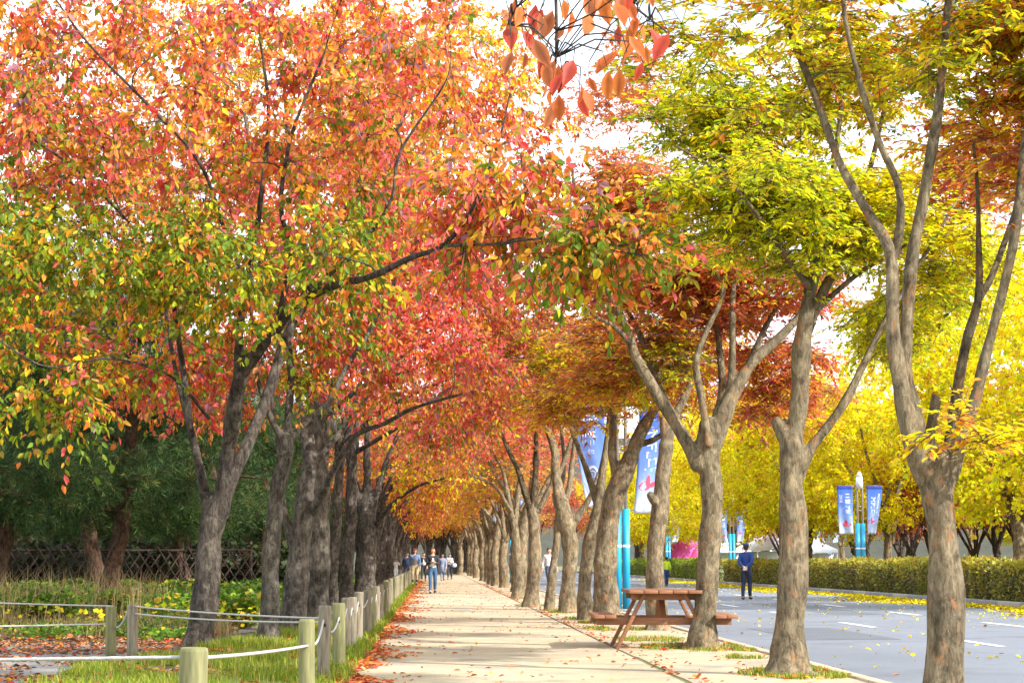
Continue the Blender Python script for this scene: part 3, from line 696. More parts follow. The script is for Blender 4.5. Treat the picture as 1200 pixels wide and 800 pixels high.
for i, (x, y) in enumerate(bspots):
    lb = 'one of the dark-stemmed russet trees crowding the park beyond the yellow row'
    if i < 2: bs_[i].location = (x, y, 0); bs_[i]['label'] = lb
    else: copy_tree(bs_[i % 2], (x, y, 0), random.uniform(0, 6), random.uniform(.9, 1.15), label=lb)

# pines on the left
GP = 'dark pines in the grove on the left'
pn = []
for v in range(2):
    rng = np.random.default_rng(120 + v)
    t = np.array([[0, 0, -.05], [.25 * (1 if v else -1), .1, 1.6], [.5 * (1 if v else -1), .1, 3.4], [.4, 0, 5.5], [.2, 0, 7.6]])
    L = [(t, np.array([.22, .19, .15, .10, .04]))]
    for k in range(9):
        z = 2.3 + k * .55; a = rng.uniform(0, 6.3); o = np.array([math.cos(a), math.sin(a), 0]); R_ = 2.6 - k * .16
        b = np.array([t[1] * (1 - (z - 1.6) / 6) + t[4] * ((z - 1.6) / 6)]) * np.array([1, 1, 0]) + np.array([0, 0, z])
        b = b[0]; L.append((np.array([b, b + o * R_ * .5 + [0, 0, .25], b + o * R_ + [0, 0, .15]]), np.array([.06, .04, .015])))
    B = [((.1, 0, 5.4), (2.9, 2.9, 2.9), 210, P_PINE, P_PINE), ((.3, -.4, 3.0), (2.7, 2.5, .9), 80, P_PINE, P_PINE)]
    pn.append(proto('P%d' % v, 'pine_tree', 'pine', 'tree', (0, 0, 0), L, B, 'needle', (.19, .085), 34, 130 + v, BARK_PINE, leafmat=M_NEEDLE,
        flare=.3, sides=10, tlen=.5, detailed=False, zmin=1.9, group=GP))
pspots = [(-9.2, 40, 'nearest pine at the left edge, boughs hanging to head height'), (-7.4, 45, 'leaning dark pine left of the near cherry trunk'),
          (-10.8, 49, 'second pine from the left edge with bent trunk'), (-8.8, 53, 'pine trunk above the rustic fence, left of centre of the grove'),
          (-6.6, 56, 'pine closest to the avenue, seen between the first two cherry trunks')]
pfill = [(-12.5, 57), (-10.2, 62), (-7.9, 64), (-14.5, 66), (-5.9, 68), (-12, 71), (-9, 74), (-6.6, 78), (-16.5, 78), (-13, 83), (-10, 88), (-7, 90), (-18.5, 90), (-15, 97), (-5.8, 100), (-11, 104), (-8, 112), (-20, 108), (-24, 96), (-26, 112), (-16, 120), (-12, 126), (-7, 124), (-22, 134), (-17, 142), (-10, 140), (-6, 136), (-30, 130), (-34, 146), (-26, 150), (-14, 156), (-7, 152), (-21, 160), (-33, 166)]
k = 0
for (x, y, lb) in pspots + [(a, b, 'one of the dark pines massed behind the rustic fence') for a, b in pfill]:
    if k < 2: pn[k].location = (x, y, 0); pn[k]['label'] = lb
    else: copy_tree(pn[k % 2], (x, y, 0), random.uniform(0, 6), random.uniform(.9, 1.15), label=lb)
    k += 1
r_ = copy_tree(bs_[1], (-24, 124, 0), 1.0, 1.1, label='red-leaved tree glimpsed between the pine trunks', group='trees at the end of the left grove')
r_ = copy_tree(bs_[0], (-19, 128, 0), 2.0, .8, label='second, smaller red-leaved tree glimpsed between the pine trunks', group='trees at the end of the left grove')

EG = 'trees closing the far end of the avenue'
for i in range(30):
    copy_tree((farL + farR)[i % 4], (-3 + (i * 2.7) % 9.5, 170 + i * 1.9, 0), random.uniform(0, 6), random.uniform(.85, 1.2), label='one of the trees closing off the far end of the avenue', group=EG)
for i in range(24):
    x = -34 + i * 2.9 + random.uniform(-1, 1)
    copy_tree((farL + farR)[i % 4], (x, random.uniform(205, 235), 0), random.uniform(0, 6), random.uniform(1.0, 1.5), label='one of the trees closing off the far end of the avenue', group=EG)
TG = 'distant trees beyond the park'
for i in range(40):
    x = 22 + i * 4.2 + random.uniform(-2, 2)
    copy_tree((bs_ + [ys[1]] + bs_ + farR)[i % 7], (x, random.uniform(175, 205), 0), random.uniform(0, 6), random.uniform(1.1, 1.6), label='one of the distant trees beyond the park and tents', group=TG)

# near cherry whose hanging branch with large leaves enters at the top
bp = [(-2.6, 4.6, -.05), (-2.55, 4.6, 1.4), (-2.4, 4.7, 2.4)]
L = [(np.array(bp), np.array([.16, .14, .12])),
     (np.array([(-2.4, 4.7, 2.3), (-1.7, 4.9, 3.1), (-.8, 5.2, 3.35), (-.1, 5.4, 3.2)]), np.array([.08, .05, .025, .01])),
     (np.array([(-.1, 5.4, 3.2), W(640, -30, 5.5), W(655, 60, 5.5), W(650, 110, 5.5)]), np.array([.01, .006, .004, .002])),
     (np.array([(-.1, 5.4, 3.2), W(690, -40, 5.6), W(730, 5, 5.6), W(775, 40, 5.6)]), np.array([.009, .006, .004, .002])),
     (np.array([(-.1, 5.4, 3.2), W(600, -20, 5.4), W(598, 30, 5.4)]), np.array([.008, .004, .002])),
     (np.array([(-2.4, 4.7, 2.3), (-2.9, 4.2, 3.6), (-3.2, 4, 4.6)]), np.array([.07, .05, .02]))]
root = thing('cherry_tree', 'close overhead cherry branch with large drooping orange-red leaves at the top centre', 'tree', (-2.6, 4.6, 0))
rng = np.random.default_rng(3); off = np.array([-2.6, 4.6, 0])
V, Q, SP, SR, ST = limb_mesh([(p - off, r) for p, r in L], rng, 10, .3)
link('trunk', mesh_from('trunk', V, Q, None, True), BARK_DARK, root)
spots_px = [(603, 0), (612, 8), (628, 5), (632, 15), (648, 12), (655, 75), (648, 80), (640, 95), (660, 90), (650, 70), (636, 76), (662, 80), (645, 105), (655, 110), (618, 40), (625, 45), (670, 12), (690, -8), (700, 0), (705, -5), (730, -12), (735, 0), (725, 30), (745, 18), (740, 35), (748, 38), (762, 32), (745, 20), (722, 60), (735, 62), (672, 70), (690, 90), (598, 20), (760, -10), (715, -20), (650, -20), (620, -20), (600, 60), (588, 10)]
spots_px = spots_px + [(x + 14 + (i * 37) % 23 - 11, y + 8 + (i * 53) % 31 - 15) for i, (x, y) in enumerate(spots_px) if i % 3]
n = len(spots_px); Pp = np.array([W(x, y, 5.5 + rng.uniform(-.35, .35)) for x, y in spots_px]) - off
A = nrm(np.array([0, 0, -1.]) + rng.normal(0, .28, (n, 3))); Nn = nrm(np.array([0, -1., .2]) + rng.normal(0, .5, (n, 3)))
S_ = nrm(np.cross(Nn, A)); Nn = np.cross(A, S_); sz = rng.uniform(.05, .098, n)[:, None]; A = nrm(A + rng.normal(0, .16, (n, 3)))
V = np.stack([Pp + sz * (u * A + v * .46 * S_ + z * Nn) for u, v, z in BIGL + [(.3, 0, -.02), (.5, 0, -.03), (.72, 0, -.05)]], 1).reshape(-1, 3); kk = 15
bq = np.array([[0, 1, 2, 12], [12, 2, 3, 13], [13, 3, 4, 14], [14, 4, 5, 6], [0, 12, 10, 11], [12, 13, 9, 10], [13, 14, 8, 9], [14, 6, 7, 8]])
Q = (np.arange(n)[:, None, None] * 15 + bq[None]).reshape(-1, 4)
cl = np.array([(.70, .17, .045), (.78, .22, .05), (.66, .09, .05), (.62, .20, .08)])[rng.integers(0, 4, n)] * rng.uniform(.7, 1.0, (n, 1))
vc = np.repeat(cl, kk, 0) * rng.uniform(.85, 1.12, (n * kk, 1)); vc[12::15] *= .62; vc[13::15] *= .62; vc[14::15] *= .62; vc[6::15] *= .7
link('crown', mesh_from('crown', V, Q, vc, True), M_LEAF, root)
# leaf stalks and thin twigs
st = []
for q in Pp:
    d = q + np.array([rng.normal(0, .02), rng.normal(0, .02), .05]); i = int(np.argmin(np.linalg.norm(SP - d, axis=1)))
    st.append(np.array([SP[i], (SP[i] + d) / 2 + [0, 0, .03], d, q]))
V, Q = tubes(np.array(st), np.tile(np.array([.003, .0025, .0018, .0012]), (len(st), 1)), 4)
link('branches', mesh_from('branches', V, Q, None, True), BARK_DARK, root)

#@@PART2@@
# ------------------------------------------------------------------ ground, path, road
def sheet(name, poly, z, mat, kind='structure', sub=None):
    bm = bmesh.new(); vs_ = [bm.verts.new((p[0], p[1], z)) for p in poly]; bm.faces.new(vs_)
    bmesh.ops.triangulate(bm, faces=bm.faces[:]); me = bpy.data.meshes.new(name); bm.to_mesh(me); bm.free()
    if me.polygons[0].normal.z < 0: me.flip_normals()
    return props(link(name, me, mat), kind=kind)
def ground_mat(name, stops, s1, s2, blend=.5, bstr=.3, bscale=40, rough=.95, tint=None):
    m, n, l, bs = new_mat(name); v = obj_vec(n, l)
    a = noise(n, l, v, s1, 6, .6); b = noise(n, l, v, s2, 6, .7); f = mixc(n, l, blend, a.outputs['Fac'], b.outputs['Fac'])
    c = ramp(n, l, f, stops).outputs['Color']
    if tint:
        t = noise(n, l, v, tint[0], 4, .6); tr = ramp(n, l, t.outputs['Fac'], [(tint[1], (0, 0, 0)), (tint[2], (1, 1, 1))]).outputs['Color']
        c = mixc(n, l, tr, c, tint[3])
    l.new(c, bs.inputs['Base Color']); bs.inputs['Roughness'].default_value = rough; bs.inputs['Specular IOR Level'].default_value = .2
    h = noise(n, l, v, bscale, 4, .7); bump(n, l, h.outputs['Fac'], bstr, .02, bs)
    return m
M_SOIL = ground_mat('soil', [(.3, (.10, .08, .05)), (.5, (.17, .14, .085)), (.7, (.24, .20, .12))], .35, 9, .5, .5, 30, tint=(.5, .45, .62, (.10, .14, .035)))
M_LAWN = ground_mat('lawn_base', [(.3, (.10, .14, .02)), (.5, (.18, .21, .03)), (.7, (.30, .28, .08))], 1.5, 14, .5, .6, 40)
M_PATH = ground_mat('path_sand', [(.34, (.31, .245, .15)), (.5, (.43, .36, .235)), (.66, (.53, .455, .32))], .7, 34, .5, .6, 90, tint=(.9, .50, .72, (.24, .225, .20)))
M_VERGE = ground_mat('verge_sand', [(.32, (.30, .24, .155)), (.5, (.42, .35, .245)), (.68, (.52, .45, .33))], 1.6, 22, .5, .4, 50, tint=(3.1, .55, .7, (.28, .22, .12)))
M_ROAD = ground_mat('asphalt', [(.32, (.125, .14, .165)), (.5, (.17, .188, .215)), (.68, (.22, .24, .27))], .3, 70, .5, .35, 140, .85, tint=(.6, .52, .72, (.12, .13, .15)))
M_SIDE = ground_mat('side_path_concrete', [(.3, (.17, .16, .15)), (.7, (.26, .25, .235))], 1.2, 20, .5, .2, 50)
M_PAINT = ground_mat('road_paint', [(.40, (.22, .24, .26)), (.47, (.62, .62, .60)), (.7, (.74, .74, .72))], 3, 30, .6, .2, 80, .8)
M_CONC = plain('kerb_concrete', (.36, .36, .35), .85, 0, 14, .15, .2)
M_CONC2 = plain('kerb_concrete_dark', (.23, .24, .26), .85, 0, 14, .15, .2)
sheet('ground', [(-500, -60), (500, -60), (500, 1500), (-500, 1500)], 0, M_SOIL)
rng = np.random.default_rng(77)
def wavy(x, y0, y1, st, amp, ph=0, k=1):
    return [(x + amp * (math.sin(y * 1.3 * k + ph) * .5 + math.sin(y * .47 + ph * 2) * .6 + .35 * math.sin(y * 3.1 + ph)), y) for y in np.arange(y0, y1, st)]
pl = wavy(-.82, 2, 168, .5, .07, .3); pr = [(2.5, y) for y in (2, 168)]
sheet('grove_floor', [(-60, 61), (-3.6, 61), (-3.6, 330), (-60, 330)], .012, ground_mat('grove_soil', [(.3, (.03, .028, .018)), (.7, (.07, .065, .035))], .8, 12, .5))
sheet('path', pl + [(2.5, 168), (2.5, 2)], .008, M_PATH)
vl = wavy(2.56, 2, 215, .5, 0.02, 2); vr = [(4.32, 2), (4.32, 215)]
sheet('verge', vl + vr[::-1], .006, M_PATH)
e = MB()
for i in range(44):
    y0 = 29.5 + i * 3.0
    e.box((2.53 + rng.normal(0, .008), y0 + 1.49, .004), (.04, 2.9, .03))
props(e.build('path_edging', plain('edging_wood', (.30, .21, .12), .9, 0, 20, .3)), kind='structure')
sheet('road', [(4.47, -30), (14.98, -30), (14.98, 420), (4.47, 420)], .004, M_ROAD)
k = MB()
for i in range(240): k.box((4.395, -10 + i * 1.0 + .5, .0), (.148, .985, .06))
props(k.build('near_kerb', M_VERGE, bevel=.012), kind='structure')
k = MB(); k2 = MB()
for i in range(150):
    y0 = -10 + i * 2.0
    if 106 < y0 < 111: continue
    (k if i % 3 else k2).box((15.09, y0 + 1, .055), (.2, 1.985, .19))
props(k.build('far_kerb_dark', M_CONC2, bevel=.012), kind='structure'); props(k2.build('far_kerb_pale', M_CONC, bevel=.012), kind='structure')
mk = MB()
def dash(x, y, w=.15, L=3.0):
    mk.add([[x - w / 2, y, .010], [x + w / 2, y, .010], [x + w / 2, y + L, .010], [x - w / 2, y + L, .010]], [[0, 1, 2, 3]])
for i in range(-2, 26):
    dash(8.0, 28.6 + i * 8.0 - 1); dash(10.8, 36.5 + i * 8.0 - 1)
dash(14.4, -20, .15, 300)
props(mk.build('road_markings', M_PAINT), kind='structure')
M_PATCH = ground_mat('asphalt_patch', [(.3, (.10, .11, .125)), (.7, (.15, .165, .185))], 2, 60, .5, .4, 140, .9)
sheet('road_patch', [(5.6, 30), (7.2, 30.2), (7.15, 35.5), (5.65, 35.3)], .007, M_PATCH)
sheet('road_patch', [(9.0, 44), (10.2, 44), (10.15, 58), (9.05, 58)], .007, M_PATCH)
# entrance apron and side path, lawns
sheet('side_path', [tuple(G(x, y)[:2]) for x, y in [(-260, 758), (0, 759), (120, 756), (212, 757), (222, 760), (200, 765), (110, 775), (40, 799), (-30, 830), (-300, 830)]], .010, M_SIDE)
sheet('side_path_far', [tuple(G(x, y)[:2]) for x, y in [(205, 742), (330, 733), (330, 737), (212, 750)]], .010, M_SIDE)
sheet('lawn', [tuple(G(x, y)[:2]) for x, y in [(45, 801), (112, 777), (202, 766), (240, 757), (330, 735), (400, 722), (455, 692)]] + [(-.86, 60), (-.86, 30), (-.86, 16), (-.86, 10), (-3.0, 10), (-3.9, 16)], .006, M_LAWN)
sheet('park_lawn', [(17.4, 10), (120, 10), (120, 300), (17.4, 300)], .008, ground_mat('park_grass', [(.3, (.10, .11, .04)), (.7, (.2, .2, .08))], .6, 12, .5))
# low wooded hill on the horizon
hb = MB(); ang = np.linspace(-1.1, 1.2, 90); R_ = 520
hz = 22 + 7 * np.sin(ang * 5 + .6) + 5 * np.sin(ang * 11) + 2 * np.sin(ang * 27) + rng.normal(0, .8, 90)
ringv = []
for rr, f in ((R_ - 60, 0), (R_ - 30, .45), (R_, 1.0), (R_ + 60, .7), (R_ + 130, -.05)):
    ringv += [[rr * math.sin(a), rr * math.cos(a), h * f] for a, h in zip(ang, hz)]
q = []
for a in range(4):
    for b in range(89): q.append([a * 90 + b, a * 90 + b + 1, (a + 1) * 90 + b + 1, (a + 1) * 90 + b])
hb.add(ringv, q)
props(hb.build('hills', ground_mat('hill_wood', [(.3, (.035, .045, .035)), (.5, (.06, .06, .045)), (.7, (.09, .08, .055))], .05, .4, .5, 1, .5), smooth=True), kind='structure')

# ------------------------------------------------------------------ grass, litter, ground cover
def blades(name, pts, h, w, palette, seed, mat=M_GRASS, lean=.35):
    rg = np.random.default_rng(seed); n = len(pts); a = rg.uniform(0, 6.28, n)
    S = np.stack([np.cos(a), np.sin(a), np.zeros(n)], 1); D = np.stack([-np.sin(a), np.cos(a), np.zeros(n)], 1) * rg.normal(0, lean, (n, 1))
    hh = (h * rg.uniform(.5, 1.3, n))[:, None]; ww = (w * rg.uniform(.7, 1.3, n))[:, None]
    b = np.asarray(pts, float); up = np.array([0, 0, 1.])
    V = np.stack([b - S * ww, b + S * ww, b + S * ww * .6 + (up + D * .6) * hh * .6, b + (up * .95 + D * 1.6) * hh * (1), b - S * ww * .6 + (up + D * .6) * hh * .6], 1)
    base = (np.arange(n) * 5)[:, None]
    F = [base + np.array([0, 1, 2, 4]), base + np.array([4, 2, 3])]
    cl = pick(rg, palette, n) * rg.uniform(.75, 1.2, (n, 1))
    return props(link(name, mesh_from(name, V.reshape(-1, 3), F, np.repeat(cl, 5, 0)), mat), kind='stuff')
def clumpy(rg, n, x0, x1, y0, y1, fs=1.3, keep=.5):
    p = np.stack([rg.uniform(x0, x1, n * 3), rg.uniform(y0, y1, n * 3)], 1)
    f = np.sin(p[:, 0] * 2.1 * fs + 1) * np.sin(p[:, 1] * 1.4 * fs) + np.sin(p[:, 0] * 4.7 * fs + p[:, 1] * 2) * .5 + rg.normal(0, .5, n * 3)
    p = p[np.argsort(-f)[:int(n)]] if keep < 1 else p[:n]
    return np.column_stack([p, np.zeros(len(p))])
def inpoly(p, poly):
    x, y = p[:, 0], p[:, 1]; c = np.zeros(len(p), bool); m = len(poly)
    for i in range(m):
        x1, y1 = poly[i][:2]; x2, y2 = poly[(i + 1) % m][:2]
        cond = ((y1 > y) != (y2 > y)) & (x < (x2 - x1) * (y - y1) / (y2 - y1 + 1e-12) + x1); c ^= cond
    return c
rg = np.random.default_rng(5)
lawnp = [tuple(G(x, y)[:2]) for x, y in [(40, 803), (108, 779), (200, 768), (240, 759), (330, 737), (400, 722), (455, 692)]] + [(-.95, 60), (-.95, 30), (-.9, 16), (-.9, 10), (-3.0, 10), (-3.9, 16)]
p = clumpy(rg, 90000, -6, -.85, 12, 60, 1.0); p = p[inpoly(p, lawnp)]
near = p[:, 1] < 34; p = np.vstack([p[near], p[~near][::2]])
blades('grass', p, .13, .006, P_GRASS, 6)
# taller strip along the fence foot
p = clumpy(rg, 15000, -1.25, -.82, 12, 110, 2.0); blades('fence_foot_grass', p, .15, .008, (P_GRASS[0][:3], np.array([.3, .5, .2])), 7)
# tufts round the right trunks
pts = []
for (x, y, r, n) in [(3.85, 21.0, .75, 3200), (3.6, 27.4, .9, 3200), (3.2, 34.8, .7, 1500), (3.9, 24.6, .3, 600), (3.3, 30.2, .7, 1400), (3.3, 38.5, .6, 700), (3.1, 41, .5, 600), (3.15, 46, .6, 700), (2.95, 48, .4, 400), (2.6, 53, .5, 500), (2.9, 64, .5, 500), (4.25, 17.6, .35, 1000), (4.1, 22.4, .25, 700), (4.15, 26.3, .2, 500)]:
    a = rg.uniform(0, 6.28, n); d = r * np.sqrt(rg.uniform(.12, 1, n)); q = np.stack([x + np.cos(a) * d * .8, y + np.sin(a) * d * 1.3, np.zeros(n)], 1)
    f = np.sin(q[:, 0] * 9) + np.sin(q[:, 1] * 5 + q[:, 0] * 3) + rg.normal(0, .9, n); pts.append(q[(f > -.1) & (q[:, 0] < 4.3)])
blades('verge_grass', np.vstack(pts), .062, .006, P_GRASS, 8)
litter_pts = np.vstack(pts)[::14] + rg.normal(0, .2, (len(np.vstack(pts)[::14]), 3)) * [1, 1, 0]
# dry tall grass behind the back fence
p = clumpy(rg, 5000, -12, -3.2, 31, 38, 1.2); blades('dry_grass', p, .32, .007, P_DRY, 9, lean=.5)
p = clumpy(rg, 1500, -11, -5, 34, 43, 1.2); blades('tall_dry_stalks', p, .95, .009, P_DRY, 19, lean=.3)
# ivy like ground cover
def cover(name, n, x0, x1, y0, y1, h0, h1, size, palette, seed, poly=None):
    rg = np.random.default_rng(seed); p = clumpy(rg, n, x0, x1, y0, y1, .8)
    if poly: p = p[inpoly(p, poly)]
    hmp = .6 + .4 * np.sin(p[:, 0] * 1.7) * np.sin(p[:, 1] * .9)
    p[:, 2] = rg.uniform(.02, 1, len(p)) ** .6 * (h0 + (h1 - h0) * hmp)
    m = len(p); A = nrm(rg.normal(size=(m, 3)) * [1, 1, .4]); Nn = nrm(rg.normal(size=(m, 3)) * .6 + [0, -.35, .9])
    V, Q, kk = leaf_geo(p, A, Nn, size * rg.uniform(.6, 1.3, m), .75, .1, False)
    cl = pick(rg, palette, m) * rg.uniform(.7, 1.15, (m, 1))
    return props(link(name, mesh_from(name, V, Q, np.repeat(cl, kk, 0)), M_GRASS), kind='stuff')
P_COVER = (np.array([(.07, .15, .015), (.12, .24, .02), (.22, .33, .02), (.55, .40, .03)]), np.array([.35, .38, .2, .07]))
cover('near_weeds', 9000, -12, -3.6, 30, 36, .08, .28, .09, P_COVER, 41)
cover('ground_cover', 75000, -13, -2.9, 35, 59, .25, .7, .13, P_COVER, 10)
cover('yellow_weeds', 1300, -11, -3.0, 33, 40, .3, .55, .11, pal(yellow=3, lime=3, amber=1), 11)
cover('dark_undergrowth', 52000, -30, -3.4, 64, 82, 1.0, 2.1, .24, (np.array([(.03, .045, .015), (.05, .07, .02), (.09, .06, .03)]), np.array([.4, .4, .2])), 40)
cover('far_ground_cover', 16000, -24, -3.2, 59, 110, .1, .4, .22, P_COVER, 12)
def litter(name, P, size, palette, seed, mat=M_LITTER):
    rg = np.random.default_rng(seed); m = len(P); P = P.copy(); P[:, 2] = .014 + rg.uniform(0, .02, m)
    A = nrm(rg.normal(size=(m, 3)) * [1, 1, .15]); Nn = nrm(rg.normal(size=(m, 3)) * .35 + [0, 0, 1.])
    V, Q, kk = leaf_geo(P, A, Nn, size * rg.uniform(.6, 1.25, m), .55, .25, True)
    cl = pick(rg, palette, m) * rg.uniform(.55, 1.05, (m, 1))
    return props(link(name, mesh_from(name, V, Q, np.repeat(cl, kk, 0)), mat), kind='stuff')
def edgepts(n, x, sx, y0, y1, side):
    y = y0 + (y1 - y0) * rg.uniform(0, 1, n) ** 1.25; d = np.abs(rg.normal(0, 1, n)) * sx * (.6 + .4 * np.sin(y * .8) + .25 * np.sin(y * 2.3))
    return np.column_stack([x + side * d, y, np.zeros(n)])
P1 = np.vstack([edgepts(8500, -.95, .34, 12, 120, 1), edgepts(2600, -.9, .3, 12, 60, -1), edgepts(1800, -.9, .22, 12, 24, 1)])
litter('verge_leaves', litter_pts, .07, P_LITTER, 20)
litter('fallen_leaves', P1, .085, P_LITTER, 13)
P2 = clumpy(rg, 1100, -.8, 4.3, 12, 110, .7)
P2b = edgepts(600, 2.55, .22, 14, 100, 1); litter('scattered_path_leaves', np.vstack([P2, P2b]), .07, P_LITTER, 14)
P3 = np.column_stack([rg.uniform(-12, -3.4, 9000), rg.uniform(25.5, 36, 9000), np.zeros(9000)])
P3b = clumpy(rg, 2500, -7, -2.5, 15, 25, 1.4); litter('left_leaf_litter', np.vstack([P3, P3b[:2500]]), .09, (np.vstack([P_LITTER[0], [(.24, .15, .1), (.32, .22, .16)]]), np.append(P_LITTER[1] * .5, [.3, .2])), 15)
lp_ = clumpy(rg, 1800, -4.5, -1.1, 13, 40, 1.5); lp_ = lp_[inpoly(lp_, lawnp)]; litter('leaves_on_lawn', lp_, .085, P_LITTER, 18)
y = rg.uniform(26, 130, 24000); P4 = np.column_stack([14.9 - np.abs(rg.normal(0, 1.0, 24000)) * (.8 + .35 * np.sin(y * .35)), y, np.zeros(24000)]); P4 = P4[P4[:, 0] > 10.5]
litter('yellow_road_leaves', P4, .10, P_LITY, 16)
P5 = np.column_stack([rg.uniform(4.6, 14.5, 900), rg.uniform(20, 100, 900), np.zeros(900)]); litter('sparse_road_leaves', P5, .08, P_LITY, 17)

# ------------------------------------------------------------------ hedges
def hedge(name, label, x0, x1, y0, y1, h, n, palL, palT, seed):
    t = thing(name, label, 'hedge', ((x0 + x1) / 2, (y0 + y1) / 2, 0)); cx, cy_ = (x0 + x1) / 2, (y0 + y1) / 2
    rg = np.random.default_rng(seed)
    m = MB(); m.box((0, 0, h * .42), (x1 - x0 - .35, y1 - y0 - .3, h * .82)); m.build('inner_twigs', plain('hedge_twigs', (.06, .05, .025), .95, 0, 10, .4), t)
    f = rg.uniform(size=n); X = rg.uniform(x0, x1, n); Y = rg.uniform(y0, y1, n); Z = rg.uniform(.05, 1, n) * h
    side = f < .55; top = f >= .55
    bul = .06 * np.sin(Y * .8) + .07 * np.sin(Y * 2.1) + .05 * np.sin(Y * 5.3 + 1) + rg.normal(0, .035, n)
    X[side] = x0 + .05 + bul[side] + np.abs(rg.normal(0, .05, side.sum())); Z[top] = h + bul[top] * .8 - np.abs(rg.normal(0, .05, top.sum()))
    end = f < .04; Y[end] = y0 + rg.normal(0, .05, end.sum()); X[end] = rg.uniform(x0, x1, end.sum())
    P = np.column_stack([X - cx, Y - cy_, Z]); A = nrm(rg.normal(size=(n, 3)) + [0, 0, .4]); Nn = nrm(rg.normal(size=(n, 3)) + [-.6, -.3, .5])
    V, Q, kk = leaf_geo(P, A, Nn, rg.uniform(.07, .14, n), .6, .1, False)
    tp = np.clip((Z / h - .55) * 2 + rg.normal(0, .3, n) + .35 * np.sin(Y * .9), 0, 1)
    cl = np.where((rg.uniform(size=n) < tp)[:, None], pick(rg, palT, n), pick(rg, palL, n)) * rg.uniform(.7, 1.15, (n, 1))
    link('foliage', mesh_from('foliage', V, Q, np.repeat(cl, kk, 0)), M_GRASS, t); return t
P_HL = (np.array([(.16, .18, .03), (.28, .29, .05), (.24, .14, .06), (.38, .34, .06)]), np.array([.35, .3, .15, .2]))
P_HT = (np.array([(.50, .46, .05), (.56, .36, .06), (.38, .42, .04), (.52, .24, .08)]), np.array([.4, .2, .3, .1]))
P_HG = (np.array([(.14, .22, .02), (.22, .32, .02), (.4, .4, .03)]), np.array([.4, .4, .2]))
hedge('clipped_hedge', 'long olive and russet clipped hedge behind the far kerb of the road', 15.5, 16.3, 30, 106, 1.17, 52000, P_HL, P_HT, 31)
hedge('clipped_hedge', 'brighter green clipped hedge beyond the kerb gap, left of the navy man', 15.5, 16.3, 111, 185, 1.25, 22000, P_HG, P_HG, 32)

# ------------------------------------------------------------------ fences with posts and rope
M_POSTG = plain('post_wood_green', (.16, .155, .065), .9, 0, 5, .35, .5, (6, 6, .7)); M_POSTW = plain('post_wood_grey', (.19, .16, .11), .9, 0, 5, .45, .5, (6, 6, .7))
M_ENDW = plain('post_end_grain', (.36, .33, .28), .95, 0, 30, .3)
M_ROPE = plain('white_rope', (.38, .37, .34), .85, 0, 60, .15, .4)
M_HOLE = plain('rope_hole', (.03, .025, .02), .9)
def post(parent, loc, h, r, mat, seed):
    rg = random.Random(seed); m = MB(); z = np.array([-.1, .1, h * .5, h - .025, h - .004, h]); 
    lx, ly = rg.uniform(-.02, .02), rg.uniform(-.02, .02)
    pts = [[lx * a, ly * a, a] for a in z]; m.tube(pts, [r * 1.04, r * 1.02, r, r * .99, r * .93, r * .8], 16)
    o = m.build('post', mat, parent, smooth=False); o.location = loc
    for p_ in o.data.polygons: p_.use_smooth = abs(p_.normal.z) < .5
    c = MB(); c.tube([[lx * h - 0, -r * 1.01, h * .74], [lx * h, -r * .9, h * .74]], r * .26, 10); c.build('rope_hole', M_HOLE, o)
    return o
def rope(parent, a, b, sag, r=.010, n=14):
    a = np.array(a, float); b = np.array(b, float); t = np.linspace(0, 1, n)[:, None]
    p = a * (1 - t) + b * t; p[:, 2] -= (sag * 4 * t * (1 - t))[:, 0]
    m = MB(); L = np.linalg.norm(b - a); K = int(min(160, max(12, L / .03))); pp = catmull(p, K)
    rr = r * (1 + .12 * np.sin(np.arange(K) * 1.9)); m.tube(pp, rr, 8); return m.build('rope', M_ROPE, parent, smooth=True)
fp = thing('rope_fence', 'low wooden post and white rope fence running along the left edge of the path', 'fence')
def Ptop(px, py, zt):  # post by photo position of its top and its height
    d = FW + RT * (px - 600) / FPX + UP * (400 - py) / FPX; t = (zt - CAM_Z) / d[2]; return d[0] * t, d[1] * t
spec = [(225, 758, .76, .074, 'g'), (361, 725, .76, .062, 'g'), (379.5, 709, .75, .066, 'w'), (398, 706, .75, .07, 'g'), (406.5, 700, .72, .062, 'w'), (413, 699, .72, .06, 'w'),
        (420, 693, .75, .068, 'w'), (431, 691, .75, .066, 'w'), (436.5, 689, .74, .062, 'g'), (441.5, 686.5, .74, .062, 'w'), (446, 684.5, .75, .062, 'w'), (450.5, 682.5, .75, .062, 'g'), (454, 681, .75, .062, 'w')]
PP_ = []
for i, (px, py, h, r, c) in enumerate(spec):
    x, y = Ptop(px, py, h); PP_.append((x, y, h, r)); post(fp, (x, y, 0), h, r, M_POSTG if c == 'g' else M_POSTW, i)
yy = PP_[-1][1] + 2.6
while yy < 96:
    PP_.append((-1.1, yy, .75, .062)); post(fp, (-1.1, yy, 0), .75, .062, M_POSTW if int(yy) % 2 else M_POSTG, yy); yy += 2.6
for i in range(len(PP_) - 1):
    a, b = PP_[i], PP_[i + 1]
    if i in (0,): rope(fp, (a[0] + .05, a[1], a[2] * .93), (b[0], b[1] - .05, b[2] * .74), .01)
    else: rope(fp, (a[0], a[1] + .05, a[2] * .80), (b[0], b[1] - .05, b[2] * .80), .10 + .02 * (i % 3))
fb = thing('rope_fence', 'second rope fence on two posts crossing behind the near cherry trunk', 'fence')
x1, y1 = Ptop(131, 710, .63); x2, y2 = Ptop(156.5, 708, .66)
post(fb, (x1, y1, 0), .63, .068, M_POSTG, 90); post(fb, (x2, y2, 0), .66, .07, M_POSTW, 91)
lx, ly = -8.2, 24; post(fb, (lx, ly, 0), .64, .068, M_POSTW, 92)
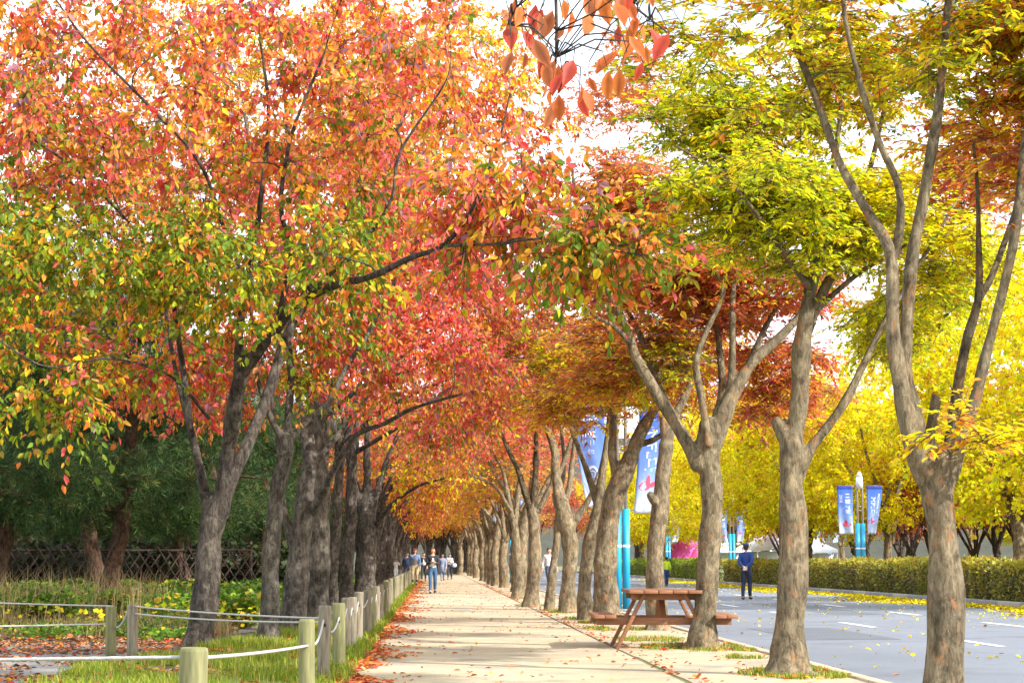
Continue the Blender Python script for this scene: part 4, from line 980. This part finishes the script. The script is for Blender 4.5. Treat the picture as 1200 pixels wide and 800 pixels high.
lx2, ly2 = -8.4, 27.5; post(fb, (lx2, ly2, 0), .7, .068, M_POSTW, 93)
rope(fb, (lx, ly, .42), (x1, y1, .41), .02); rope(fb, (lx2, ly2, .72), (x1, y1 + .1, .63), .01)
rope(fb, (x1 + .06, y1, .36), (x2 - .06, y2, .60), .06, .016)
rope(fb, (x2, y2, .64), (PP_[2][0], PP_[2][1], .62), .02); rope(fb, (x2, y2, .55), (PP_[2][0], PP_[2][1], .58), .03)
# the near rope that runs off to the left
fc = thing('rope_fence', 'near white rope running from the closest post off the left edge', 'fence', (-4.5, 12, 0))
q0 = W(-60, 768, 12.6); post(fc, (-2.0, 0, 0), .7, .07, M_POSTW, 94)
rope(fc, (-2.0, 0, .60), (PP_[0][0] + 4.5, PP_[0][1] - 12, .71), .01)

# dark rustic lattice fence in the grove
M_DKW = plain('dark_fence_wood', (.05, .028, .02), .9, 0, 12, .4, .3)
lf = thing('rustic_fence', 'dark brown crossed-pole fence at the edge of the pine grove', 'fence', (-8, 60, 0))
x = -13.5
while x < 2.6:
    m = MB(); m.tube([[x, 0, -.05], [x, 0, 1.55]], .05, 8); m.build('post', M_DKW, lf, True); x += 2.0
for z in (.35, 1.5):
    m = MB(); m.tube([[-13.5, -.06, z], [2.5, -.06, z + .02]], .035, 8); m.build('rail', M_DKW, lf, True)
m = MB(); x = -13.5
while x < 2.2:
    m.tube([[x, -.1, 1.6 + random.uniform(-.12, .1)], [x + .95, -.1, .1]], .028, 6); m.tube([[x + .1, -.15, .1], [x + 1.0, -.15, 1.4]], .022, 6); x += .3
m.build('crossed_poles', M_DKW, lf, True)

# ------------------------------------------------------------------ picnic table
M_TW = plain('table_wood', (.24, .10, .042), .6, 0, 6, .28, .25, (1, 8, 8)); M_TW2 = plain('table_wood_ends', (.42, .21, .11), .7, 0, 20, .2)
M_STEEL = plain('bolt_steel', (.35, .35, .36), .4, 1)
t = thing('picnic_table', 'reddish wooden picnic table with attached benches on the verge', 'picnic table', (3.2, 27.7, 0), RAD(-2))
m = MB(); nb = 5; bw = .19
for i in range(nb): m.box(((i - 2) * (bw + .01), 0, .782), (bw, 1.9, .045))
m.build('table_top', M_TW, t, bevel=.006)
for s in (-1, 1):
    m = MB()
    for i in range(2): m.box((s * (.80 + i * .155 - .05), 0, .448), (.148, 1.9, .045))
    m.build('bench_seat', M_TW, t, bevel=.006)
for yv in (-.62, .62):
    m = MB(); m.box((0, yv, .715), (.90, .05, .09)); m.build('top_batten', M_TW, t, bevel=.005)
    m = MB(); m.box((0, yv + .052, .38), (1.86, .05, .10)); m.build('bench_bearer', M_TW, t, bevel=.005)
    for s in (-1, 1):
        m = MB(); m.beam((s * .27, yv - .052 if s < 0 else yv - .052, .76), (s * .66, yv - .052, .0), .05, .11, (0, 1, 0)); m.build('leg', M_TW, t, bevel=.005)
        for (bx_, bz) in ((s * .30, .715), (s * .48, .38)):
            c = MB(); c.tube([[bx_, yv - .079, bz], [bx_, yv - .09, bz]], .014, 8); c.build('bolt', M_STEEL, t)
for s in (-1, 1):
    m = MB(); m.beam((0, s * .08, .74), (0, s * .57, .36), .05, .08, (1, 0, 0)); m.build('diagonal_brace', M_TW, t, bevel=.005)
m = MB()
for s in (-1, 1): pass

# ------------------------------------------------------------------ lamp poles with banners
M_TEAL = plain('teal_cladding', (.01, .30, .50), .45, 0, 4, .12); M_TUBE = plain('pole_metal', (.34, .30, .27), .45, .6, 8, .1)
M_WHITE = plain('white_paint', (.78, .78, .78), .5); M_LAMPG = plain('lamp_shade_white', (.7, .72, .75), .35)
def banner_mat():
    m, n, l, bs = new_mat('banner_cloth'); tc = n.new('ShaderNodeTexCoord'); sx = n.new('ShaderNodeSeparateXYZ'); l.new(tc.outputs['Object'], sx.inputs[0])
    mr = n.new('ShaderNodeMapRange'); mr.inputs['From Min'].default_value = -2.5; mr.inputs['From Max'].default_value = 0; l.new(sx.outputs['Z'], mr.inputs['Value'])
    c = ramp(n, l, mr.outputs[0], [(.0, (.72, .77, .86)), (.14, (.55, .65, .84)), (.45, (.22, .38, .80)), (.93, (.09, .22, .70)), (.935, (.03, .08, .42))]).outputs['Color']
    cl = noise(n, l, tc.outputs['Object'], 2.6, 5, .6); cr = ramp(n, l, cl.outputs['Fac'], [(.52, (0, 0, 0)), (.72, (.45, .45, .45))]).outputs['Color']
    lowmask = ramp(n, l, mr.outputs[0], [(.6, (1, 1, 1)), (.8, (0, 0, 0))]).outputs['Color']
    c = mixc(n, l, mixc(n, l, 1.0, cr, lowmask, 'MULTIPLY'), c, (.80, .83, .88))
    l.new(c, bs.inputs['Base Color']); bs.inputs['Roughness'].default_value = .6
    tr = n.new('ShaderNodeBsdfTranslucent'); l.new(c, tr.inputs['Color']); mx = n.new('ShaderNodeMixShader'); mx.inputs[0].default_value = .45
    l.new(bs.outputs[0], mx.inputs[1]); l.new(tr.outputs[0], mx.inputs[2]); l.new(mx.outputs[0], n['Material Output'].inputs['Surface']); return m
M_BAN = banner_mat(); M_PRW = plain('print_white', (.82, .84, .88), .6); M_PRY = plain('print_yellow_green', (.55, .58, .25), .6)
M_PRR = plain('print_red', (.62, .05, .10), .6); M_PRD = plain('print_dark_blue', (.04, .09, .38), .6); M_PRG = plain('print_grey', (.22, .25, .38), .6)
def text_mesh(txt, size, align='CENTER'):
    cu = bpy.data.curves.new('lettering', 'FONT'); cu.body = txt; cu.size = size; cu.align_x = align; cu.align_y = 'CENTER'; cu.resolution_u = 3
    o = bpy.data.objects.new('tmp', cu); COL.objects.link(o); dg = bpy.context.evaluated_depsgraph_get()
    me = bpy.data.meshes.new_from_object(o.evaluated_get(dg)); bpy.data.objects.remove(o); bpy.data.curves.remove(cu)
    n = len(me.vertices); co = np.zeros(n * 3); me.vertices.foreach_get('co', co); F = [list(p.vertices) for p in me.polygons]
    bpy.data.meshes.remove(me); return co.reshape(-1, 3), F
BW, BH = .80, 2.45
def bpos(u, v, s, style):
    """u 0 at the pole .. 1 outer; v 0 top .. 1 bottom -> local x, y, z (s = side)"""
    u = np.asarray(u, float); v = np.asarray(v, float)
    taper = 1 - (.52 * np.clip(v - .12, 0, 1) ** 1.15 if style == 'tail' else .12 * v)
    x = s * (.0 + u * BW * taper)
    sway = (.10 * np.sin(v * 3.0) if style == 'fly' else 0) * s
    x = x + (s * .16 * (1 - v) * 1 if style == 'fly' else 0) + sway * .3
    y = .05 * np.sin(u * 7 + v * 4) * (v * .8 + .1) + .10 * v * u
    return np.stack([x, y, -v * BH + (.30 * u * (1 - v) if style == 'fly' else 0)], -1)
def sheet_on_banner(V2, F, s, style, off):
    """V2 in (u,v); lay it 4 mm off the cloth"""
    P = bpos(V2[:, 0], V2[:, 1], s, style); P[:, 1] -= off; return P, F
def make_banner(parent, s, style, layout, z0, xo):
    nu, nv = 12, 30; uu, vv_ = np.meshgrid(np.linspace(0, 1, nu), np.linspace(0, 1, nv))
    P = bpos(uu.ravel(), vv_.ravel(), s, style); Q = []
    for i in range(nv - 1):
        for j in range(nu - 1): Q.append([i * nu + j, i * nu + j + 1, (i + 1) * nu + j + 1, (i + 1) * nu + j])
    o = link('banner', mesh_from('banner', P, np.array(Q), None, True), M_BAN, parent); o.location = (xo * s, 0, z0)
    sol = o.modifiers.new('cloth', 'SOLIDIFY'); sol.thickness = .004; sol.offset = 0
    def put(name, co, F, u0, v0, mat, mirror=False, rot=0, off=.006):
        c = co.copy()
        if mirror: c[:, 0] *= -1
        ca, sa = math.cos(rot), math.sin(rot); x = c[:, 0] * ca - c[:, 1] * sa; y = c[:, 0] * sa + c[:, 1] * ca
        # screen x -> u (left banner: u grows to the left)
        u = u0 + x / BW * s; v = v0 - y / BH; PV = bpos(u, v, s, style); PV[:, 1] -= off
        me = bpy.data.meshes.new(name); me.from_pydata([tuple(a) for a in PV], [], F); me.update(); link(name, me, mat, o)
    def disc(rx, ry, k=22, inner=0):
        a = np.linspace(0, 2 * math.pi, k, endpoint=False)
        if inner:
            co = np.vstack([np.stack([np.cos(a) * rx, np.sin(a) * ry, a * 0], 1), np.stack([np.cos(a) * rx * inner, np.sin(a) * ry * inner, a * 0], 1)])
            return co, [[i, (i + 1) % k, k + (i + 1) % k, k + i] for i in range(k)]
        return np.stack([np.cos(a) * rx, np.sin(a) * ry, a * 0], 1), [list(range(k))]
    if layout == 'A':     # seen from behind: reversed writing
        put('lettering', *text_mesh('ShOp', .19), .46, .125, M_PRW, True)
        put('lettering', *text_mesh('2018', .21), .56, .29, M_PRW, True); put('lettering', *text_mesh('11.01', .17), .56, .37, M_PRY, True)
        put('lettering', *text_mesh('인천', .11), .5, .46, M_PRW, True)
        put('emblem', *disc(.17, .21, 26, .72), .48, .68, M_PRW); put('lettering', *text_mesh('G', .24), .48, .68, M_PRW, True)
        put('emblem', *disc(.10, .05), .55, .90, M_PRG); put('emblem', *disc(.04, .22), .80, .84, M_PRG, rot=.35, off=.008)
    elif layout == 'B':
        put('lettering', *text_mesh('MFL다', .36), .42, .42, M_PRW, False, -math.pi / 2); put('lettering', *text_mesh('INCHEON 11', .17), .80, .36, M_PRW, False, -math.pi / 2)
        put('emblem', *disc(.17, .11, 9), .30, .745, M_PRR, off=.008); put('emblem', *disc(.14, .06, 7), .58, .735, M_PRR, rot=.3, off=.010); put('emblem', *disc(.06, .14, 7), .40, .70, M_PRR, off=.012)
    elif layout == 'C':
        put('lettering', *text_mesh('11월 7일', .30), .35, .36, M_PRW, False, -math.pi / 2); put('lettering', *text_mesh('2018', .20), .78, .26, M_PRW, False, -math.pi / 2)
        put('emblem', *disc(.24, .11, 9), .42, .80, M_PRR, off=.008); put('emblem', *disc(.08, .14, 7), .5, .76, M_PRR, off=.010)
    m = MB(); m.tube([[-xo * s + .0, .0, .02], [s * BW * 1.0 + (s * .16 if style == 'fly' else 0), 0, .02 + (.30 if style == 'fly' else 0)]], .012, 8); m.build('banner_arm', M_TUBE, o, True)
    m = MB(); m.tube([[-xo * s, 0, -BH * .97], [s * BW * .35, .03, -BH * .97]], .010, 8); m.build('banner_arm', M_TUBE, o, True)
    return o
def lamp(name, label, loc, rz, lay, banner_top=4.95, clad=2.45, H=7.2, group='lamp poles with banners', bs=1.0):
    t = thing(name, label, 'lamp pole', loc, rz, group); g = .10
    for s in (-1, 1):
        m = MB(); m.tube([[s * g, 0, 0], [s * g, 0, H - .9], [s * g * .9, 0, H - .6]], .042, 14); m.build('pole', M_TUBE, t, True)
        m = MB(); m.tube([[s * g, 0, .05], [s * g, 0, clad]], .092, 20); m.build('cladding', M_TEAL, t); m.V[0]
        m = MB(); m.tube([[s * g, 0, clad * .62], [s * g, 0, clad * .62 + .07]], .095, 20); m.build('white_band', M_WHITE, t)
    m = MB(); m.box((0, 0, .03), (.5, .32, .06)); m.build('base_plate', M_TUBE, t, bevel=.01)
    for z in np.arange(clad + .5, H - 1, .85):
        for dz in (0, .16):
            m = MB(); m.tube([[-g, 0, z + dz], [g, 0, z + dz]], .016, 8); m.build('rung', M_TUBE, t, True)
    m = MB(); m.tube([[0, 0, H - .9], [0, 0, H - .45]], .13, 18); m.tube([[0, 0, H - .45], [0, 0, H - .25]], [.13, .05], 18); m.build('lamp_housing', M_LAMPG, t, True)
    for s in ((-1, 1) if H > 6 else ()):
        m = MB(); m.tube([[0, 0, H - .6], [s * .5, 0, H - .3], [s * 1.1, 0, H - .2]], .025, 8); m.build('lamp_arm', M_TUBE, t, True)
        m = MB(); m.ell((s * 1.2, 0, H - .2), (.28, .12, .06)); m.build('lamp_head', M_LAMPG, t, True)
    if lay:
        a = make_banner(t, -1, lay[0][0], lay[0][1], banner_top, .40); b = make_banner(t, 1, lay[1][0], lay[1][1], banner_top - (.15 if lay[1][0] == 'fly' else 0), .28)
        a.scale = b.scale = (bs, 1, bs); a.location.x = -.28 if bs < 1 else a.location.x
    return t
lamp('lamp_pole', 'near teal-clad lamp pole behind the pale leaning trunk, a blue banner each side', ((728 - 507) / 48.5, 47.4, 0), 0, (('tail', 'A'), ('fly', 'B')))
lamp('lamp_pole', 'small lamp pole with sky banner and red-flower banner left of the Y-forked trunk', (4.3, 106, 0), 0, (('tail', 'A'), ('rect', 'C')), 5.1)
c_ = lamp('lamp_pole', 'lamp pole behind the hedge between the two nearest right trunks, red-flower banners', (16.6, 76, 0), 0, (('rect', 'C'), ('tail', 'B')), 4.1, 2.65, 4.9, bs=.76)
lamp('lamp_pole', 'lamp pole with two pale banners just left of the man in navy', (16.6, 109, 0), 0, (('rect', 'C'), ('tail', 'B')), 4.1, 2.7, 5.2, bs=.76)
lamp('lamp_pole', 'farther small lamp pole with blue banner left of the hedge lamp pole', (34, 168, 0), 0, (('rect', 'C'), ('tail', 'B')), 5.2, 2.4)
lamp('lamp_pole', 'lamp pole with teal foot seen left of the pink tent', (17.1, 143, 0), 0, (('rect', 'C'), ('tail', 'B')), 5.0, 3.0)
lamp('lamp_pole', 'farthest lamp pole at the right end of the avenue with narrow banners', (4.3, 165, 0), 0, (('tail', 'A'), ('rect', 'C')), 5.3)

# ------------------------------------------------------------------ tents and far park things
def tent(label, loc, w, d, h, mat, rz=0, cat='tent', name='event_tent'):
    t = thing(name, label, cat, loc, rz)
    m = MB(); v = [[sx * w / 2, sy * d / 2, h * .68] for sx, sy in ((-1, -1), (1, -1), (1, 1), (-1, 1))] + [[sx * w / 2, sy * d / 2, h * .6] for sx, sy in ((-1, -1), (1, -1), (1, 1), (-1, 1))]
    m.add(v + [[0, 0, h]], [[0, 1, 5, 4], [1, 2, 6, 5], [2, 3, 7, 6], [3, 0, 4, 7]], [[0, 8, 1], [1, 8, 2], [2, 8, 3], [3, 8, 0]]); m.build('canopy', mat, t)
    for sx in (-1, 1):
        for sy in (-1, 1):
            m = MB(); m.tube([[sx * w / 2 * .97, sy * d / 2 * .97, 0], [sx * w / 2 * .97, sy * d / 2 * .97, h * .62]], .03, 8); m.build('leg', M_WHITE, t)
    m = MB(); m.box((0, d / 2 * .9, h * .3), (w * .94, .02, h * .56)); m.build('back_wall', mat, t)
    return t
M_TENT = plain('tent_white', (.72, .75, .8), .7, 0, 3, .05); M_MAG = plain('tent_magenta', (.60, .06, .34), .6, 0, 3, .2); M_MAG2 = plain('tent_crimson', (.45, .02, .14), .6)
tent('white pitched tent in the park right of the man in navy', (23.2, 134, 0), 3.4, 3, 3.2, M_TENT, .2)
tent('second white tent directly behind the man in navy', (21.0, 141, 0), 3, 3, 3.0, M_TENT, .1)
tent('white tent by the blue crate near the far trunks', (28, 146, 0), 4, 3, 3.0, M_TENT, -.1)
t = thing('dome_tent', 'magenta and crimson leaning dome tent seen between trunks over the hedge', 'tent', (18.9, 148, 0), .3)
m = MB(); m.ell((0, 0, 1.4), (1.5, 1.0, 1.9), 14, 9, np.array([[.86, 0, .5], [0, 1, 0], [-.5, 0, .86]])); m.build('canopy', M_MAG, t, True)
m = MB(); m.ell((.35, -.3, 1.1), (.8, .9, 1.6), 12, 8, np.array([[.86, 0, .5], [0, 1, 0], [-.5, 0, .86]])); m.build('door_flap', M_MAG2, t, True)
t = thing('storage_crate', 'bright blue plastic crate standing behind the hedge near the white tents', 'crate', (23.3, 128, 0))
m = MB(); m.box((0, 0, .85), (1.0, 1.0, 1.7)); m.build('crate_body', plain('blue_plastic', (.02, .10, .55), .4), t, bevel=.03); m = MB(); m.box((0, 0, 1.74), (1.1, 1.1, .07)); m.build('lid', plain('blue_plastic_lid', (.03, .14, .6), .4), t, bevel=.02)
t = thing('park_building', 'pale low building with dark windows far behind the tents', 'building', (34, 216, 0), .1)
m = MB(); m.box((0, 0, 4), (13, 12, 8)); m.build('wall', plain('pale_wall', (.5, .5, .48), .9, 0, 1, .1), t); m = MB(); m.box((0, 0, 8.2), (14, 13, .4)); m.build('roof', plain('roof_grey', (.3, .32, .34), .8), t)
for i in range(4):
    for z in (2, 5.6):
        m = MB(); m.box((-4.3 + i * 2.85, -6.02, z), (1.7, .06, 1.5)); m.build('window', plain('window_glass', (.08, .11, .14), .2), t)

# ------------------------------------------------------------------ people
def skin_mesh(nodes, edges, root, sub=2):
    """nodes: {name: (pos, radius or (rx, ry))}"""
    idx = {k: i for i, k in enumerate(nodes)}
    me = bpy.data.meshes.new('tmp'); me.from_pydata([nodes[k][0] for k in nodes], [(idx[a], idx[b]) for a, b in edges], []); me.update()
    o = bpy.data.objects.new('tmp', me); COL.objects.link(o)
    o.modifiers.new('skin', 'SKIN').use_smooth_shade = True
    if not me.skin_vertices: me.skin_vertices.new()
    sv = me.skin_vertices[0].data
    for k, i in idx.items():
        r = nodes[k][1]; sv[i].radius = (r, r) if np.isscalar(r) else r; sv[i].use_root = (k == root)
    ss = o.modifiers.new('sub', 'SUBSURF'); ss.levels = sub; ss.render_levels = sub
    dg = bpy.context.evaluated_depsgraph_get(); out = bpy.data.meshes.new_from_object(o.evaluated_get(dg))
    bpy.data.objects.remove(o); bpy.data.meshes.remove(me)
    for p_ in out.polygons: p_.use_smooth = True
    return out
PM = {}
def pmat(c, r=.8):
    k = tuple(c)
    if k not in PM: PM[k] = plain('cloth_' + str(len(PM)), c, r, 0, 20, .15)
    return PM[k]
M_SKIN = plain('skin', (.52, .30, .20), .55, 0, 8, .06); M_EYE = plain('eye_dark', (.02, .015, .01), .3); M_LIP = plain('lips', (.40, .12, .10), .5)
def person(label, loc, rz, h=1.68, top=(.5, .5, .5), sleeves=None, legs=(.05, .08, .2), shorts=False, hair=(.03, .02, .015), cap=None, coat=None,
           stride=.22, arms='walk', shoe=(.03, .03, .03), longhair=False, female=False, vest=None, skirt=None, group=None, sleeve_len=1.0, gloves=None, item=None):
    t = thing('person', label, 'person', loc, rz, group); k = h / 1.70; f = .93 if female else 1.0     # faces -Y locally
    N = {}
    def n(name, x, y, z, r): N[name] = ((x * k, y * k, z * k), r * k if np.isscalar(r) else (r[0] * k, r[1] * k))
    n('pelvis', 0, 0, .92, (.145 * (1.02 if female else 1), .10)); n('waist', 0, -.005, 1.06, (.125 * f, .09)); n('chest', 0, -.01, 1.25, (.155 * f, .105)); n('upper', 0, .0, 1.38, (.12 * f, .085))
    n('neck', 0, .0, 1.455, .052); n('neck2', 0, -.01, 1.505, .050); n('jaw', 0, -.025, 1.555, (.060, .068)); n('face', 0, -.012, 1.605, (.072, .088)); n('skull', 0, 0, 1.655, (.070, .085)); n('crown', 0, 0, 1.692, (.035, .045))
    E = [('pelvis', 'waist'), ('waist', 'chest'), ('chest', 'upper'), ('upper', 'neck'), ('neck', 'neck2'), ('neck2', 'jaw'), ('jaw', 'face'), ('face', 'skull'), ('skull', 'crown')]
    n('nose', 0, -.105, 1.60, .012); E.append(('face', 'nose'))
    for s, sn in ((-1, 'L'), (1, 'R')):
        n('ear' + sn, s * .078, .005, 1.60, .014); E.append(('face', 'ear' + sn))
        fwd = stride * s   # left leg forward when s=-1 : y negative is forward
        n('hip' + sn, s * .088, 0, .88, .088); n('knee' + sn, s * .092, fwd * .5 - .03 - (0.02 if fwd > 0 else 0), .49, .055); n('ankle' + sn, s * .09, fwd + (.03 if fwd > 0 else 0), .09 + (.03 if fwd > .1 else 0), .038)
        n('calf' + sn, s * .092, fwd * .72 + .015, .34, .054); n('heel' + sn, s * .09, fwd + .03, .045, .036); n('toe' + sn, s * .105, fwd - .13, .032 , (.042, .028))
        E += [('pelvis', 'hip' + sn), ('hip' + sn, 'knee' + sn), ('knee' + sn, 'calf' + sn), ('calf' + sn, 'ankle' + sn), ('ankle' + sn, 'heel' + sn), ('ankle' + sn, 'toe' + sn)]
        sh = .175 * f; n('sh' + sn, s * sh, 0, 1.385, .056)
        if arms == 'walk': el = (s * (sh + .05), .04 + stride * -s * .35, 1.12); wr = (s * (sh + .055), -.06 - stride * s * .7, .90)
        elif arms == 'back': el = (s * (sh + .03), .12, 1.14); wr = (s * .05, .20, 1.00)
        elif arms == 'hold': el = (s * (sh + .05), -.02, 1.12); wr = (s * .07, -.24, 1.16)
        elif arms == 'face': el = (s * (sh + .10), -.12, 1.25); wr = (s * .07, -.19, 1.50)
        n('el' + sn, *el, .043); n('wr' + sn, *wr, .029)
        d = nrm((np.array(wr) - np.array(el))[None])[0]; sd_ = nrm(np.cross(d, [0, 1, .3])[None])[0]
        pm = np.array(wr) + d * .055; n('palm' + sn, *pm, (.036, .018))
        E += [('upper', 'sh' + sn), ('sh' + sn, 'el' + sn), ('el' + sn, 'wr' + sn), ('wr' + sn, 'palm' + sn)]
        for q, (o_, L_) in enumerate(((-.030, .075), (-.010, .085), (.010, .08), (.028, .062))):
            a = pm + sd_ * o_ + d * .035; b = a + d * L_ * .5 + np.array([0, -.006, 0]); c = a + d * L_ + np.array([0, -.022, 0])
            n('fa%d' % q + sn, *a, .0095); n('fb%d' % q + sn, *b, .0088); n('fc%d' % q + sn, *c, .0075); E += [('palm' + sn, 'fa%d' % q + sn), ('fa%d' % q + sn, 'fb%d' % q + sn), ('fb%d' % q + sn, 'fc%d' % q + sn)]
        a = np.array(wr) + d * .03 + sd_ * -.035 * 1 + np.array([0, -.015, 0]); b = a + d * .045 - sd_ * .012; n('ta' + sn, *a, .011); n('tb' + sn, *b, .009); E += [('wr' + sn, 'ta' + sn), ('ta' + sn, 'tb' + sn)]
    body = link('body', skin_mesh(N, E, 'pelvis'), M_SKIN, t)
    def sub(name, keys, grow, mat, root, extra=None, zr=None):
        nn = {kk: (N[kk][0], tuple(np.array(N[kk][1] if not np.isscalar(N[kk][1]) else (N[kk][1],) * 2) + grow * k)) for kk in keys}
        if extra: nn.update({a: (tuple(np.array(p_) * k), tuple(np.array(r if not np.isscalar(r) else (r, r)) * k)) for a, (p_, r) in extra.items()})
        ee = [(a, b) for a, b in E if a in nn and b in nn]
        if zr: ee += zr
        return link(name, skin_mesh(nn, ee, root), mat, t)
    # trousers or shorts
    kn = [x + s for s in 'LR' for x in (('hip', 'knee') if shorts else ('hip', 'knee', 'calf', 'ankle'))]
    sub('shorts' if shorts else 'trousers', ['pelvis', 'waist'] + kn, .016 if not shorts else .026, pmat(legs), 'pelvis')
    sub('shoe', ['ankleL', 'heelL', 'toeL'], .012, pmat(shoe), 'ankleL'); sub('shoe', ['ankleR', 'heelR', 'toeR'], .012, pmat(shoe), 'ankleR')
    if shorts: sub('sock', ['calfL', 'ankleL'], .007, pmat((.03, .03, .03)), 'calfL'); sub('sock', ['calfR', 'ankleR'], .007, pmat((.03, .03, .03)), 'calfR')
    arms_k = [x + s for s in 'LR' for x in (('sh', 'el', 'wr') if sleeve_len >= 1 else ('sh', 'el'))]
    sub('top', ['pelvis', 'waist', 'chest'] + ([] if coat else ['upper', 'neck'] + arms_k), .020, pmat(sleeves or top), 'pelvis')
    if sleeves or vest: sub('vest', ['pelvis', 'waist', 'chest', 'upper'], .036, pmat(vest or top), 'pelvis')
    if coat:   # open jacket: back and sleeves, front left open
        sub('jacket', ['waist', 'chest', 'upper'] + arms_k, .026, pmat(coat), 'waist')
        m = MB()
        m.ell((0, -.075 * k, 1.16 * k), (.075 * k, .065 * k, .22 * k), 12, 8); m.build('shirt_front', pmat(top), t, True)
    if skirt:
        m = MB(); m.tube([[0, 0, 1.04 * k], [0, 0, .9 * k], [0, 0, .55 * k]], [.13 * k, .17 * k, .25 * k], 18); m.build('skirt', pmat(skirt), t, True)
    # hair, cap, face
    m = MB(); m.ell((0, .018 * k, 1.655 * k), (.088 * k, .100 * k, .072 * k), 14, 9); m.ell((0, .045 * k, 1.61 * k), (.083 * k, .070 * k, .09 * k), 12, 8)
    if longhair: m.ell((0, .055 * k, 1.52 * k), (.09 * k, .055 * k, .16 * k), 12, 8); m.ell((-.07 * k, .0, 1.55 * k), (.03 * k, .05 * k, .12 * k), 8, 6); m.ell((.07 * k, .0, 1.55 * k), (.03 * k, .05 * k, .12 * k), 8, 6)
    m.build('hair', pmat(hair), t, True)
    if cap:
        m = MB(); m.ell((0, .01 * k, 1.672 * k), (.097 * k, .108 * k, .068 * k), 14, 9); m.ell((0, -.115 * k, 1.668 * k), (.068 * k, .062 * k, .009 * k), 12, 6); m.build('cap', pmat(cap), t, True)
    for s in (-1, 1):
        m = MB(); m.ell((s * .030 * k, -.090 * k, 1.622 * k), (.011 * k, .006 * k, .006 * k), 8, 6); m.build('eye', M_EYE, t, True)
    m = MB(); m.ell((0, -.088 * k, 1.562 * k), (.021 * k, .007 * k, .006 * k), 8, 6); m.build('mouth', M_LIP, t, True)
    if gloves:
        for s, sn in ((-1, 'L'), (1, 'R')): sub('glove', ['wr' + sn, 'palm' + sn] + ['f%s%d%s' % (a, q, sn) for a in 'ab' for q in range(4)] + ['ta' + sn, 'tb' + sn], .006, pmat(gloves), 'wr' + sn)
    return t
def ground_at(px, py): g = G(px, py); return (float(g[0]), float(g[1]), .009)
person('woman in blue jeans and open black jacket over white top, walking towards us', ground_at(507, 696), .05, 1.66, top=(.75, .73, .7), coat=(.02, .02, .025), legs=(.04, .10, .20), hair=(.16, .05, .025), arms='hold', female=True, longhair=True, stride=.13, shoe=(.02, .02, .02))
person('man in khaki shorts, grey vest and red cap walking on the path', ground_at(486, 686.5), .0, 1.76, top=(.20, .20, .23), sleeves=(.13, .22, .42), legs=(.52, .42, .25), shorts=True, cap=(.50, .05, .05), arms='walk', stride=.18)
person('small figure in white with dark hat where the path fence ends in the distance', ground_at(464, 681), .3, 1.30, top=(.75, .75, .75), legs=(.72, .72, .72), hair=(.03, .02, .02), cap=(.06, .05, .05), arms='face', female=True)
person('person in dark navy clothes half hidden left of the man in shorts', ground_at(477, 684.5), .1, 1.62, top=(.03, .05, .12), legs=(.03, .04, .09), arms='walk')
person('person in open black coat half hidden behind the two foremost walkers', ground_at(496.5, 681.5), -.1, 1.66, top=(.7, .68, .64), legs=(.04, .04, .05), coat=(.03, .03, .035), arms='walk', stride=.15)
person('person in long blue-grey coat right of the woman in jeans', ground_at(518.5, 680.5), .1, 1.60, top=(.20, .24, .36), legs=(.16, .2, .3), skirt=(.18, .23, .36), female=True, longhair=True, arms='walk')
wmn = person('woman in white blouse and dark trousers with pale blue bag, rightmost of the path group', ground_at(527, 679), -.1, 1.64, top=(.74, .76, .78), legs=(.03, .03, .05), female=True, longhair=True, arms='hold')
person('person in white shirt standing between the gnarled trunk and the Y-forked trunk', (W(643.5, 686, 78)[0], 78, .0), .4, 1.70, top=(.68, .68, .68), legs=(.05, .07, .14))
gx = ground_at(875, 702.5); person('man in navy jacket and cap from behind, hands clasped behind his back, on road', (gx[0], gx[1], .005), math.pi - .35, 1.72, top=(.015, .045, .20), legs=(.012, .018, .05), cap=(.02, .05, .18), arms='back', stride=.10, gloves=(.70, .68, .68))
gx = ground_at(781, 687); person('child in neon yellow vest and navy trousers on the road left of the third zelkova', (gx[0], gx[1], .005), math.pi + .3, 1.38, top=(.5, .72, .03), vest=(.55, .78, .03), legs=(.02, .05, .16), arms='walk', stride=.08)
person('figure in pale blue beyond the ground cover, seen between the two nearest left trunks', (-7.0, 69, .0), .2, 1.68, top=(.55, .68, .82), legs=(.5, .62, .75), female=True, arms='walk')
t = thing('hand_bag', 'pale blue shoulder bag at the side of the rightmost woman on the path', 'bag', (wmn.location[0] + .3, wmn.location[1] - .1, .0))
m = MB(); m.ell((0, 0, .93), (.16, .07, .14), 12, 8); m.build('pouch', pmat((.45, .58, .78)), t, True); m = MB(); m.tube([[-.1, 0, 1.02], [-.1, .02, 1.25], [.0, .05, 1.4]], .01, 6); m.build('strap', pmat((.3, .4, .6)), t, True)
